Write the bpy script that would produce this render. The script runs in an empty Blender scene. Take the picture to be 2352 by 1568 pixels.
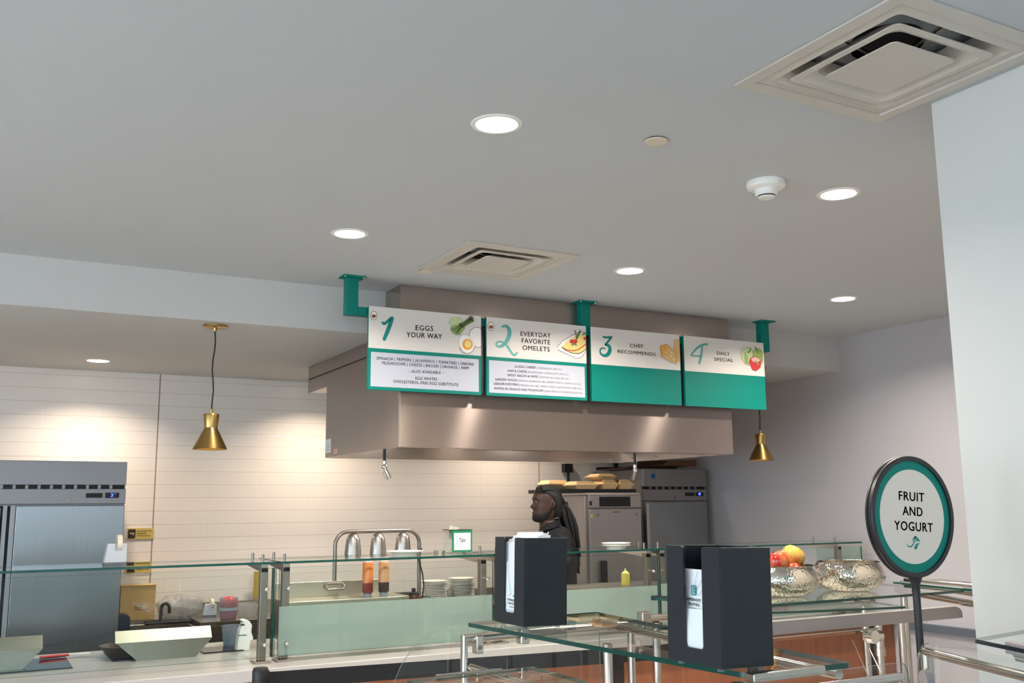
import bpy, bmesh, math, random
from mathutils import Vector, Matrix
from math import sin, cos, pi, radians
random.seed(7)
S = bpy.context.scene
COL = S.collection

# ------------------------------------------------------------------ camera
F_PX, YAW, PITCH, ROLL, EYE = 2252.0, radians(28.709), radians(9.5617), radians(-0.4963), 1.66
fw = Vector((sin(YAW)*cos(PITCH), cos(YAW)*cos(PITCH), sin(PITCH)))
r0 = Vector((cos(YAW), -sin(YAW), 0)); u0 = r0.cross(fw)
rt = r0*cos(ROLL) + u0*sin(ROLL); up = -r0*sin(ROLL) + u0*cos(ROLL)
cd = bpy.data.cameras.new('camera'); cam = bpy.data.objects.new('camera', cd); COL.objects.link(cam)
cd.sensor_width = 36.0; cd.lens = 36.0*F_PX/2352.0; cd.clip_start = 0.05; cd.clip_end = 200
cam.matrix_world = Matrix(((rt.x, up.x, -fw.x, 0), (rt.y, up.y, -fw.y, 0), (rt.z, up.z, -fw.z, EYE), (0, 0, 0, 1)))
S.camera = cam

def at(px, py, X=None, Y=None, Z=None):
    """measured photo point -> point on a real plane of the room (metres)"""
    d = rt*((px-1176)/F_PX) + up*((784-py)/F_PX) + fw
    t = X/d.x if X is not None else (Y/d.y if Y is not None else (Z-EYE)/d.z)
    return Vector((0, 0, EYE)) + d*t

# ------------------------------------------------------------------ view, world, daylight
S.view_settings.view_transform = 'Standard'; S.view_settings.look = 'None'
S.view_settings.gamma = 1.0; S.view_settings.use_curve_mapping = False
S.view_settings.exposure = 0.08
S.cycles.transparent_max_bounces = 32; S.cycles.max_bounces = 10
S.cycles.use_denoising = True
S.cycles.sample_clamp_indirect = 6.0
S.cycles.caustics_reflective = False; S.cycles.caustics_refractive = False
W = bpy.data.worlds.new('daylight'); S.world = W; W.use_nodes = True
W.node_tree.nodes['Background'].inputs[0].default_value = (0.70, 0.86, 1.0, 1)
W.node_tree.nodes['Background'].inputs[1].default_value = 8.0
H_C, H_K = 2.96, 2.695           # dining ceiling, kitchen ceiling
XL, XR, YF, YB = -4.2, 5.97, -5.2, 7.92
WIN_L = [(-4.6, -2.5), (-2.1, 0.0), (0.4, 2.5), (2.9, 4.9)]
WIN_F = [(-3.8, -1.9), (-1.5, 0.4), (0.8, 2.5)]
def portal(name, loc, rot, sx, sy):
    L = bpy.data.lights.new(name, 'AREA'); L.shape = 'RECTANGLE'; L.size = sx; L.size_y = sy
    L.cycles.is_portal = True
    o = bpy.data.objects.new(name, L); COL.objects.link(o); o.location = loc; o.rotation_euler = rot
for a, b in WIN_L: portal('window_daylight', (XL-0.1, (a+b)/2, 1.45), (0, radians(-90), 0), 2.3, b-a)
for a, b in WIN_F: portal('window_daylight', ((a+b)/2, YF-0.1, 2.14), (radians(90), 0, 0), b-a, 1.38)
sun = bpy.data.lights.new('sun_outside', 'SUN'); sun.energy = 19; sun.angle = radians(1); sun.color = (1, .96, .90)
so = bpy.data.objects.new('sun_outside', sun); COL.objects.link(so); so.rotation_euler = (radians(8), radians(-33), 0)   # steep sun over the street side windows
LAMP_W, LAMP_K = 30.0, 15.0

# ------------------------------------------------------------------ materials
def srgb(r, g, b):
    f = lambda c: (c/12.92 if c <= .04045 else ((c+.055)/1.055)**2.4)
    return (f(r/255), f(g/255), f(b/255), 1)
MATS = {}
def mat(name, rgb, rough=.5, metal=0.0, aniso=0, spec=.5, coat=0, noise=0, nscale=20, emit=None, estr=0, bump=0, bscale=80, trans=0):
    m = bpy.data.materials.new(name); m.use_nodes = True; MATS[name] = m
    nt = m.node_tree; p = nt.nodes['Principled BSDF']
    c = srgb(*rgb); p.inputs['Base Color'].default_value = c
    p.inputs['Roughness'].default_value = rough; p.inputs['Metallic'].default_value = metal
    p.inputs['Specular IOR Level'].default_value = spec
    p.inputs['Coat Weight'].default_value = coat; p.inputs['Coat Roughness'].default_value = .05
    if aniso: p.inputs['Anisotropic'].default_value = aniso
    if emit: p.inputs['Emission Color'].default_value = srgb(*emit); p.inputs['Emission Strength'].default_value = estr
    if noise or bump:
        tc = nt.nodes.new('ShaderNodeTexCoord')
    if noise:
        n = nt.nodes.new('ShaderNodeTexNoise'); n.inputs['Scale'].default_value = nscale; n.inputs['Detail'].default_value = 4
        nt.links.new(tc.outputs['Object'], n.inputs['Vector'])
        mx = nt.nodes.new('ShaderNodeMix'); mx.data_type = 'RGBA'
        mx.inputs[6].default_value = tuple(v*(1-noise) for v in c[:3])+(1,); mx.inputs[7].default_value = tuple(min(1, v*(1+noise)) for v in c[:3])+(1,)
        nt.links.new(n.outputs['Fac'], mx.inputs[0]); nt.links.new(mx.outputs[2], p.inputs['Base Color'])
    if bump:
        n2 = nt.nodes.new('ShaderNodeTexNoise'); n2.inputs['Scale'].default_value = bscale
        nt.links.new(tc.outputs['Object'], n2.inputs['Vector'])
        b = nt.nodes.new('ShaderNodeBump'); b.inputs['Strength'].default_value = bump; b.inputs['Distance'].default_value = .002
        nt.links.new(n2.outputs['Fac'], b.inputs['Height']); nt.links.new(b.outputs[0], p.inputs['Normal'])
    return m
def brushed(name, rgb, rough, horiz=True, amt=.10, metal=.8):
    """brushed stainless: fine streaks along the sheet, stretched highlights across them"""
    m = mat(name, rgb, rough, metal); nt = m.node_tree; p = nt.nodes['Principled BSDF']
    tc = nt.nodes.new('ShaderNodeTexCoord'); mp = nt.nodes.new('ShaderNodeMapping')
    mp.inputs['Scale'].default_value = (1.5, 1.5, 160) if horiz else (160, 160, 1.5)
    n = nt.nodes.new('ShaderNodeTexNoise'); n.inputs['Scale'].default_value = 3; n.inputs['Detail'].default_value = 3
    mr = nt.nodes.new('ShaderNodeMapRange'); mr.inputs['To Min'].default_value = rough-amt*.6; mr.inputs['To Max'].default_value = rough+amt*.6
    nt.links.new(tc.outputs['Object'], mp.inputs[0]); nt.links.new(mp.outputs[0], n.inputs['Vector'])
    nt.links.new(n.outputs['Fac'], mr.inputs['Value']); nt.links.new(mr.outputs[0], p.inputs['Roughness'])
    tg = nt.nodes.new('ShaderNodeTangent'); tg.direction_type = 'RADIAL'; tg.axis = 'Z'
    p.inputs['Anisotropic'].default_value = 1.0 if horiz else .8; p.inputs['Anisotropic Rotation'].default_value = 0.25 if horiz else 0
    nt.links.new(tg.outputs[0], p.inputs['Tangent'])
    return m
def glass(name, tint, ior=1.45, gloss=1.0):
    m = bpy.data.materials.new(name); m.use_nodes = True; MATS[name] = m; nt = m.node_tree
    for n in list(nt.nodes): nt.nodes.remove(n)
    o = nt.nodes.new('ShaderNodeOutputMaterial'); mx = nt.nodes.new('ShaderNodeMixShader')
    t = nt.nodes.new('ShaderNodeBsdfTransparent'); t.inputs[0].default_value = (*tint, 1)
    g = nt.nodes.new('ShaderNodeBsdfGlossy'); g.inputs['Roughness'].default_value = 0.0; g.inputs[0].default_value = (gloss, gloss, gloss, 1)
    ge = nt.nodes.new('ShaderNodeNewGeometry'); lw = nt.nodes.new('ShaderNodeFresnel'); lw.inputs[0].default_value = ior
    inv = nt.nodes.new('ShaderNodeMath'); inv.operation = 'SUBTRACT'; inv.inputs[0].default_value = 1
    nt.links.new(ge.outputs['Backfacing'], inv.inputs[1])
    mu = nt.nodes.new('ShaderNodeMath'); mu.operation = 'MULTIPLY'
    nt.links.new(lw.outputs[0], mu.inputs[0]); nt.links.new(inv.outputs[0], mu.inputs[1])
    nt.links.new(mu.outputs[0], mx.inputs[0]); nt.links.new(t.outputs[0], mx.inputs[1]); nt.links.new(g.outputs[0], mx.inputs[2])
    nt.links.new(mx.outputs[0], o.inputs[0])
    return m
def film(name, rgb, opacity, rough=.6):
    """frosted / cloudy sheet: part diffuse, part translucent, part clear"""
    m = bpy.data.materials.new(name); m.use_nodes = True; MATS[name] = m; nt = m.node_tree
    for n in list(nt.nodes): nt.nodes.remove(n)
    c = srgb(*rgb)
    o = nt.nodes.new('ShaderNodeOutputMaterial'); m1 = nt.nodes.new('ShaderNodeMixShader'); m2 = nt.nodes.new('ShaderNodeMixShader')
    t = nt.nodes.new('ShaderNodeBsdfTransparent'); d = nt.nodes.new('ShaderNodeBsdfPrincipled'); tl = nt.nodes.new('ShaderNodeBsdfTranslucent')
    d.inputs['Base Color'].default_value = c; d.inputs['Roughness'].default_value = rough; tl.inputs[0].default_value = c
    t.inputs[0].default_value = c
    m1.inputs[0].default_value = .4; nt.links.new(d.outputs[0], m1.inputs[1]); nt.links.new(tl.outputs[0], m1.inputs[2])
    m2.inputs[0].default_value = opacity; nt.links.new(t.outputs[0], m2.inputs[1]); nt.links.new(m1.outputs[0], m2.inputs[2])
    nt.links.new(m2.outputs[0], o.inputs[0])
    return m

PAINT = mat('ceiling_paint', (190, 192, 195), .85, bump=.05, bscale=300)
PAINTK = mat('kitchen_ceiling_paint', (200, 198, 196), .85, bump=.05, bscale=300)
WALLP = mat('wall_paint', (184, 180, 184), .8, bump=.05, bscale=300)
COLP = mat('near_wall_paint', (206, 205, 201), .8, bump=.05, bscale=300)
STEEL = brushed('hood_steel', (164, 150, 143), .18, amt=.03, metal=.8)
STEELU = mat('enclosure_steel', (172, 158, 151), .27, .82)
LAMPST = mat('lamp_shade_steel', (186, 180, 174), .33, 1.0)
STEELV = brushed('fridge_steel', (126, 121, 121), .34, horiz=False, metal=.4)
STEELP = mat('polished_steel', (196, 188, 180), .2, 1.0)
STEELD = mat('dull_steel', (150, 142, 134), .42, 1.0)
STEELB = mat('bright_steel', (198, 192, 178), .34, 1.0)
CHROME = mat('chrome', (225, 222, 218), .08, 1.0)
BRASS = mat('brass', (186, 152, 92), .30, 1.0)
BRASSI = mat('brass_inside', (230, 170, 80), .4, 1.0)
TEAL = mat('teal_paint', (0, 122, 110), .55, spec=.25)
BLACK = mat('black_plastic', (16, 17, 20), .45)
BLACKM = mat('matte_black_powder', (17, 23, 31), .42, noise=.2, nscale=300)
SIGNBLK = mat('sign_black', (32, 29, 32), .4)
WHITE = mat('white_plastic', (232, 230, 226), .4)
PAPER = mat('white_paper', (238, 238, 240), .8)
PORCELAIN = mat('porcelain', (240, 238, 232), .15, coat=.4)
BOARDW = mat('board_white', (220, 214, 209), .6, spec=.3)
BOARDG = mat('board_cool_white', (184, 187, 199), .6, spec=.3)
INK = mat('black_ink', (34, 30, 32), .6)
INKG = mat('grey_ink', (112, 108, 112), .6)
TEALI = mat('teal_ink', (0, 132, 122), .5)
TEALL = mat('light_teal_ink', (84, 166, 160), .5)
CREAM = mat('cream_plastic', (214, 200, 180), .6)
DIFF = mat('diffuser_white', (198, 190, 180), .4)
DARK = mat('duct_dark', (30, 34, 38), .7)
DUCTG = mat('duct_grey', (206, 212, 216), .5)
LENS = mat('lamp_lens', (255, 250, 240), .5, emit=(255, 246, 232), estr=14)
GEDGE = mat('glass_edge', (4, 66, 58), .2, coat=.2)
GEDGED = mat('dark_glass_edge', (16, 26, 36), .12, coat=.6)
GLASS = glass('sneeze_glass', (.955, .985, .97))
GLASSC = glass('clear_acrylic', (.97, .985, .98))
GLASSR = glass('tilted_glass', (.86, .88, .86), ior=2.6)
FROST = film('frosted_film', (204, 216, 210), .58)
CLOUDY = film('cloudy_plastic', (226, 224, 222), .45, .3)
CLEARP = film('clear_deli_plastic', (205, 214, 222), .28, .2)
QUARTZ = mat('white_quartz', (184, 180, 177), .22, noise=.03, nscale=6)
WOODM = mat('wood_laminate', (176, 106, 66), .45, noise=.0)
RUBBER = mat('black_rubber', (12, 12, 14), .6)
SKIN = mat('skin', (64, 38, 30), .5)
HAIR = mat('black_hair', (7, 6, 6), .7, bump=.6, bscale=120)
SHIRT = mat('black_shirt', (13, 13, 18), .85)
TROUS = mat('black_trousers', (16, 16, 18), .85)
KRAFT = mat('kraft_pulp', (214, 178, 130), .85, noise=.06, nscale=60)
CARD = mat('cardboard', (206, 168, 108), .85, noise=.05, nscale=30)
OLIVE = mat('plain_yellow', (176, 146, 52), .6)
DOORST = brushed('fridge_door_steel', (134, 135, 138), .30, horiz=False, metal=.7)
PULL = mat('door_pull', (158, 160, 164), .4, .3)
SHIELD = mat('shield_steel', (150, 147, 136), .36, 1.0)
PANEL = mat('oven_grey', (168, 160, 158), .42, .85)

def wood_setup(m):
    nt = m.node_tree; p = nt.nodes['Principled BSDF']
    tc = nt.nodes.new('ShaderNodeTexCoord'); mp = nt.nodes.new('ShaderNodeMapping'); mp.inputs['Scale'].default_value = (14, 14, 1.2)
    n = nt.nodes.new('ShaderNodeTexNoise'); n.inputs['Scale'].default_value = 2.5; n.inputs['Detail'].default_value = 6
    cr = nt.nodes.new('ShaderNodeValToRGB'); cr.color_ramp.elements[0].color = srgb(122, 72, 48); cr.color_ramp.elements[1].color = srgb(158, 100, 68)
    nt.links.new(tc.outputs['Object'], mp.inputs[0]); nt.links.new(mp.outputs[0], n.inputs['Vector'])
    nt.links.new(n.outputs['Fac'], cr.inputs[0]); nt.links.new(cr.outputs[0], p.inputs['Base Color'])
wood_setup(WOODM)

def tile_mat():
    m = mat('wall_tile', (232, 222, 212), .22); nt = m.node_tree; p = nt.nodes['Principled BSDF']
    N = nt.nodes.new; L = nt.links.new
    tc = N('ShaderNodeTexCoord'); sp = N('ShaderNodeSeparateXYZ'); L(tc.outputs['Object'], sp.inputs[0])
    def line(sock, off, period, half):
        a = N('ShaderNodeMath'); a.operation = 'SUBTRACT'; a.inputs[1].default_value = off; L(sock, a.inputs[0])
        b = N('ShaderNodeMath'); b.operation = 'PINGPONG'; b.inputs[1].default_value = period/2; L(a.outputs[0], b.inputs[0])
        c = N('ShaderNodeMapRange'); c.inputs['From Min'].default_value = half*.5; c.inputs['From Max'].default_value = half
        c.inputs['To Min'].default_value = 1; c.inputs['To Max'].default_value = 0; L(b.outputs[0], c.inputs['Value']); return c.outputs[0]
    zl = line(sp.outputs['Z'], 1.848, .1005, .003); xl = line(sp.outputs['X'], .436, .396, .002)
    ex = line(sp.outputs['X'], 1.228, 3.384, .006)
    mxm = N('ShaderNodeMath'); mxm.operation = 'MAXIMUM'; xs = N('ShaderNodeMath'); xs.operation = 'MULTIPLY'; xs.inputs[1].default_value = .35
    L(xl, xs.inputs[0]); L(zl, mxm.inputs[0]); L(xs.outputs[0], mxm.inputs[1])
    c1 = N('ShaderNodeMix'); c1.data_type = 'RGBA'; c1.inputs[6].default_value = srgb(232, 222, 213); c1.inputs[7].default_value = srgb(216, 201, 189)
    L(mxm.outputs[0], c1.inputs[0])
    c2 = N('ShaderNodeMix'); c2.data_type = 'RGBA'; c2.inputs[7].default_value = srgb(150, 122, 104); L(c1.outputs[2], c2.inputs[6]); L(ex, c2.inputs[0])
    L(c2.outputs[2], p.inputs['Base Color'])
    b = N('ShaderNodeBump'); b.invert = True; b.inputs['Distance'].default_value = .003; b.inputs['Strength'].default_value = .3
    L(mxm.outputs[0], b.inputs['Height']); L(b.outputs[0], p.inputs['Normal'])
    return m
TILE = tile_mat()
def floor_mat():
    m = mat('floor_tile', (196, 182, 160), .3); nt = m.node_tree; p = nt.nodes['Principled BSDF']
    N = nt.nodes.new; L = nt.links.new
    tc = N('ShaderNodeTexCoord'); b = N('ShaderNodeTexBrick'); b.offset = 0; b.inputs['Scale'].default_value = 1
    b.inputs['Brick Width'].default_value = .3; b.inputs['Row Height'].default_value = .3; b.inputs['Mortar Size'].default_value = .004
    b.inputs['Color1'].default_value = srgb(216, 212, 204); b.inputs['Color2'].default_value = srgb(208, 204, 196); b.inputs['Mortar'].default_value = srgb(140, 128, 112)
    L(tc.outputs['Object'], b.inputs['Vector'])
    ck = N('ShaderNodeTexChecker'); ck.inputs['Scale'].default_value = 1/.6
    L(tc.outputs['Object'], ck.inputs['Vector'])
    b2 = N('ShaderNodeTexChecker'); b2.inputs['Scale'].default_value = 1/.3; L(tc.outputs['Object'], b2.inputs['Vector'])
    mu = N('ShaderNodeMath'); mu.operation = 'MULTIPLY'; L(ck.outputs['Fac'], mu.inputs[0]); L(b2.outputs['Fac'], mu.inputs[1])
    mx = N('ShaderNodeMix'); mx.data_type = 'RGBA'; mx.inputs[7].default_value = srgb(96, 92, 88); L(b.outputs['Color'], mx.inputs[6]); L(mu.outputs[0], mx.inputs[0])
    L(mx.outputs[2], p.inputs['Base Color'])
    return m
FLOOR = floor_mat()
def hammered():
    m = mat('hammered_silver', (226, 218, 206), .06, 1.0); nt = m.node_tree; p = nt.nodes['Principled BSDF']
    tc = nt.nodes.new('ShaderNodeTexCoord'); v = nt.nodes.new('ShaderNodeTexVoronoi'); v.inputs['Scale'].default_value = 110
    b = nt.nodes.new('ShaderNodeBump'); b.inputs['Distance'].default_value = .003; b.inputs['Strength'].default_value = .4
    nt.links.new(tc.outputs['Object'], v.inputs['Vector']); nt.links.new(v.outputs['Distance'], b.inputs['Height']); nt.links.new(b.outputs[0], p.inputs['Normal'])
    return m
HAMMER = hammered()
def apple_mat(name, a, bcol, scale, lo=.42):
    m = mat(name, a, .18, coat=.5); nt = m.node_tree; p = nt.nodes['Principled BSDF']
    tc = nt.nodes.new('ShaderNodeTexCoord'); mp = nt.nodes.new('ShaderNodeMapping'); mp.inputs['Scale'].default_value = (scale, scale, scale*.35)
    n = nt.nodes.new('ShaderNodeTexNoise'); n.inputs['Scale'].default_value = 1; n.inputs['Detail'].default_value = 3
    cr = nt.nodes.new('ShaderNodeValToRGB'); cr.color_ramp.elements[0].position = lo; cr.color_ramp.elements[1].position = lo+.2
    cr.color_ramp.elements[0].color = srgb(*a); cr.color_ramp.elements[1].color = srgb(*bcol)
    nt.links.new(tc.outputs['Object'], mp.inputs[0]); nt.links.new(mp.outputs[0], n.inputs['Vector'])
    nt.links.new(n.outputs['Fac'], cr.inputs[0]); nt.links.new(cr.outputs[0], p.inputs['Base Color'])
    return m
APR = apple_mat('red_apple_skin', (190, 40, 36), (226, 130, 70), 16)
APY = apple_mat('yellow_apple_skin', (214, 176, 78), (204, 92, 56), 14, .5)

# ------------------------------------------------------------------ mesh tools
def vec(p): return Vector(p)
class MB:
    def __init__(s): s.v = []; s.f = []; s.m = []; s.sm = []
    def add(s, vs, fs, mi=0, smooth=False):
        o = len(s.v); s.v += [tuple(p) for p in vs]
        for f in fs: s.f.append([i+o for i in f]); s.m.append(mi); s.sm.append(smooth)
        return s
    def box(s, x0, x1, y0, y1, z0, z1, mi=0):
        return s.add([(x0,y0,z0),(x1,y0,z0),(x1,y1,z0),(x0,y1,z0),(x0,y0,z1),(x1,y0,z1),(x1,y1,z1),(x0,y1,z1)],
                     [(3,2,1,0),(4,5,6,7),(0,1,5,4),(1,2,6,5),(2,3,7,6),(3,0,4,7)], mi)
    def prism(s, poly, ext, mi=0, side=None, smooth=False):
        """planar polygon (3-D points) swept by vector ext; side = material of the edge band"""
        n = len(poly); P = [vec(p) for p in poly]; e = vec(ext); Q = [p+e for p in P]
        nrm = Vector((0,0,0))
        for i in range(n): nrm += P[i].cross(P[(i+1) % n])
        if nrm.dot(e) > 0: P = P[::-1]; Q = Q[::-1]
        s.add(P+Q, [tuple(range(n)), tuple(range(2*n-1, n-1, -1))], mi)
        o = len(s.v)-2*n
        for i in range(n):
            j = (i+1) % n; s.f.append([o+j, o+i, o+n+i, o+n+j]); s.m.append(mi if side is None else side); s.sm.append(smooth)
        return s
    def tube(s, path, r, n=12, mi=0, caps=True, closed=False):
        P = [vec(p) for p in path]; k = len(P); R = r if isinstance(r, (list, tuple)) else [r]*k
        rings = []; ref = None
        for i in range(k):
            if closed: d = (P[(i+1) % k]-P[i-1])
            else: d = (P[min(i+1, k-1)]-P[max(i-1, 0)])
            d.normalize()
            if ref is None: ref = Vector((0,0,1)) if abs(d.z) < .9 else Vector((1,0,0))
            a = (ref - d*ref.dot(d)).normalized(); b = d.cross(a); ref = a
            sc = 1.0
            if 0 < i < k-1 or closed:
                d1 = (P[i]-P[i-1]).normalized(); sc = 1/max(.5, abs(d1.dot(d)))
            rings.append([P[i] + (a*cos(2*pi*j/n)+b*sin(2*pi*j/n))*R[i] for j in range(n)])
        vs = [p for rg in rings for p in rg]; fs = []
        for i in range(k if closed else k-1):
            i2 = (i+1) % k
            for j in range(n): fs.append((i*n+j, i*n+(j+1) % n, i2*n+(j+1) % n, i2*n+j))
        if caps and not closed: fs.append(tuple(range(n-1, -1, -1))); fs.append(tuple((k-1)*n+j for j in range(n)))
        return s.add(vs, fs, mi, True)
    def lathe(s, prof, c=(0,0,0), n=32, mi=0, sx=1, sy=1):
        """profile [(radius, z)] about the vertical through c"""
        c = vec(c); vs = []; fs = []; idx = []
        for r, z in prof:
            if r < 1e-6: idx.append([len(vs)]*n); vs.append(c+Vector((0,0,z)))
            else:
                idx.append(list(range(len(vs), len(vs)+n)))
                vs += [c+Vector((r*sx*cos(2*pi*j/n), r*sy*sin(2*pi*j/n), z)) for j in range(n)]
        for i in range(len(prof)-1):
            A, B = idx[i], idx[i+1]
            for j in range(n):
                f = []
                for q in (A[j], A[(j+1) % n], B[(j+1) % n], B[j]):
                    if q not in f: f.append(q)
                if len(f) > 2: fs.append(tuple(f))
        return s.add(vs, fs, mi, True)
    def ball(s, c, rx, ry=None, rz=None, n=20, mi=0):
        ry = rx if ry is None else ry; rz = rx if rz is None else rz
        return s.lathe([(rx*sin(pi*i/12), -rz*cos(pi*i/12)) for i in range(13)], c, n, mi, 1, ry/rx)
    def mesh(s, name, mats, off=Vector((0,0,0))):
        me = bpy.data.meshes.new(name); me.from_pydata([tuple(vec(p)-off) for p in s.v], [], s.f)
        for m in (mats if isinstance(mats, (list, tuple)) else [mats]): me.materials.append(m)
        for p, mi, sm in zip(me.polygons, s.m, s.sm): p.material_index = mi; p.use_smooth = sm
        me.validate(); me.update()
        if any(s.sm): me.set_sharp_from_angle(angle=radians(38))
        return me

def root_of(o):
    while o.parent: o = o.parent
    return o
def obj(name, mb, mats, parent=None, off=None, bevel=0, label=None):
    """one mesh object; vertices given in world (thing's base taken off) unless off is given"""
    if off is None: off = root_of(parent).location.copy() if parent else Vector((0,0,0))
    me = mb.mesh(name, mats, vec(off)) if isinstance(mb, MB) else mb
    o = bpy.data.objects.new(name, me); COL.objects.link(o)
    if parent: o.parent = parent
    if bevel:
        b = o.modifiers.new('bevel', 'BEVEL'); b.width = bevel; b.segments = 2; b.limit_method = 'ANGLE'; b.angle_limit = radians(40)
    if label: o['label'] = label
    return o
def thing(name, label, cat, loc=(0,0,0), group=None, rz=0):
    o = bpy.data.objects.new(name, None); COL.objects.link(o); o.location = loc; o.rotation_euler = (0,0,rz)
    o.empty_display_size = .05
    o['label'] = label; o['category'] = cat
    if group: o['group'] = group
    return o
def single(name, mb, mats, label, cat, loc=(0,0,0), group=None, bevel=0):
    o = obj(name, mb, mats, None, off=vec(loc), bevel=bevel); o.location = loc
    o['label'] = label; o['category'] = cat
    if group: o['group'] = group
    return o
def struct(name, mb, mats):
    o = obj(name, mb, mats); o['kind'] = 'structure'; return o
def dup(r, loc, label=None, group=None, rz=None):
    n = r.copy(); COL.objects.link(n); n.location = loc
    if rz is not None: n.rotation_euler = (0,0,rz)
    if label: n['label'] = label
    if group: n['group'] = group
    for ch in list(r.children):
        c = ch.copy(); COL.objects.link(c); c.parent = n
        for g in list(ch.children):
            d = g.copy(); COL.objects.link(d); d.parent = c
    return n
ZERO = Vector((0,0,0))
def pane(poly, ext, mi=0): return MB().prism(poly, ext, 0, 1)

def text_mesh(s, spacing=1.0, bold=0.0, shear=0.0):
    cu = bpy.data.curves.new('lettering', 'FONT'); cu.body = s; cu.size = 1; cu.space_character = spacing; cu.offset = bold; cu.shear = shear
    cu.resolution_u = 3; cu.align_x = 'LEFT'
    to = bpy.data.objects.new('lettering', cu); me = bpy.data.meshes.new_from_object(to)
    bpy.data.objects.remove(to); bpy.data.curves.remove(cu)
    vs = [v.co.copy() for v in me.vertices]; fs = [tuple(p.vertices) for p in me.polygons]; bpy.data.meshes.remove(me)
    return vs, fs
def put_text(mb, s, L, R, cap, upv=(0,0,1), lift=(0,0,0), mi=0, spacing=1.1, bold=0.0, shear=0.0, capref='H'):
    """flat letters from point L (baseline left) to R (baseline right), cap height in metres"""
    vs, fs = text_mesh(s, spacing, 0, shear); hv, _ = text_mesh(capref, 1, 0)
    ch = max(v.y for v in hv)-min(v.y for v in hv); y0 = min(v.y for v in hv)
    x0, x1 = min(v.x for v in vs), max(v.x for v in vs)
    L = vec(L); R = vec(R); U = vec(upv); o = vec(lift)
    for dx, dy in (((0, 0),) if bold <= 0 else ((-1, -1), (1, -1), (1, 1), (-1, 1))):
        mb.add([L + (R-L)*((v.x+dx*bold-x0)/(x1-x0)) + U*((v.y+dy*bold*.6-y0)/ch*cap) + o for v in vs], fs, mi)
def ribbon(mb, pts, ws, nrm, lift, mi=0, sub=5, cap=True):
    """brush stroke: smooth centre line with varying width, flat in the plane with normal nrm"""
    P = [vec(p) for p in pts]; n = len(P); C = []; Wd = []
    for i in range(n-1):
        p0, p1, p2, p3 = P[max(i-1,0)], P[i], P[i+1], P[min(i+2,n-1)]
        for k in range(sub):
            t = k/sub
            C.append(.5*((2*p1)+(p2-p0)*t+(2*p0-5*p1+4*p2-p3)*t*t+(3*p1-p0-3*p2+p3)*t**3)); Wd.append(ws[i]*(1-t)+ws[i+1]*t)
    C.append(P[-1]); Wd.append(ws[-1]); nrm = vec(nrm); lf = vec(lift); vs = []
    for i, c in enumerate(C):
        d = (C[min(i+1,len(C)-1)]-C[max(i-1,0)]).normalized(); sd = d.cross(nrm).normalized()
        vs += [c+sd*Wd[i]/2+lf, c-sd*Wd[i]/2+lf]
    fs = [(2*i, 2*i+1, 2*i+3, 2*i+2) for i in range(len(C)-1)]
    mb.add(vs, fs, mi)
    if cap:
        for c, w in ((C[0], Wd[0]), (C[-1], Wd[-1])):
            a = Vector((0,0,1)); b = a.cross(nrm).normalized()
            mb.add([c+lf*1.1+(a*sin(2*pi*k/12)+b*cos(2*pi*k/12))*w/2 for k in range(12)], [tuple(range(12))], mi)

# ------------------------------------------------------------------ room shell
struct('floor', MB().box(XL-.2, XR+.2, YF-.2, YB+.2, -.1, 0), FLOOR)
DIFS = [((2.022, 2.652), (1.59, 2.19)), ((2.075, 2.705), (4.155, 4.785))]   # openings for the two air diffusers
DIFS = [((2.02, 2.64), (1.572, 2.192)), ((2.088, 2.712), (4.225, 4.849))]
mb = MB(); xs = sorted({XL-.2, XR+.2, *[v for d in DIFS for v in d[0]]}); ys = sorted({YF-.2, 5.51, *[v for d in DIFS for v in d[1]]})
for i in range(len(xs)-1):
    for j in range(len(ys)-1):
        cx, cy = (xs[i]+xs[i+1])/2, (ys[j]+ys[j+1])/2
        if any(d[0][0] < cx < d[0][1] and d[1][0] < cy < d[1][1] for d in DIFS): continue
        mb.box(xs[i], xs[i+1], ys[j], ys[j+1], H_C, H_C+.06)
struct('ceiling', mb, PAINT)
struct('ceiling_kitchen', MB().box(XL-.2, XR, 5.51, YB, H_K, H_C+.06), PAINTK)
struct('wall_back', MB().box(XL-.2, XR+.2, YB, YB+.2, 0, H_C+.06), TILE)
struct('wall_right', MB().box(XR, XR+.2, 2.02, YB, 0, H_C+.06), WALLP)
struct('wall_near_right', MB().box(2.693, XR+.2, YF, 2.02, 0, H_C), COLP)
def wall_with_openings(axis, fixed0, fixed1, lo, hi, wins, z0, z1):
    mb = MB(); edges = [lo]+[v for w in wins for v in w]+[hi]
    for i in range(len(edges)-1):
        a, b = edges[i], edges[i+1]; hole = i % 2 == 1
        for (p, q) in (((0, z0), (z1, H_C)) if hole else ((0, H_C),)):
            if axis == 'Y': mb.box(fixed0, fixed1, a, b, p, q)
            else: mb.box(a, b, fixed0, fixed1, p, q)
    return mb
struct('wall_left', wall_with_openings('Y', XL-.2, XL, YF-.2, YB+.2, WIN_L, .3, 2.6), COLP)
struct('wall_front', wall_with_openings('X', YF-.2, YF, XL, 2.9, WIN_F, 1.45, 2.83), COLP)
k = 0
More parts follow.
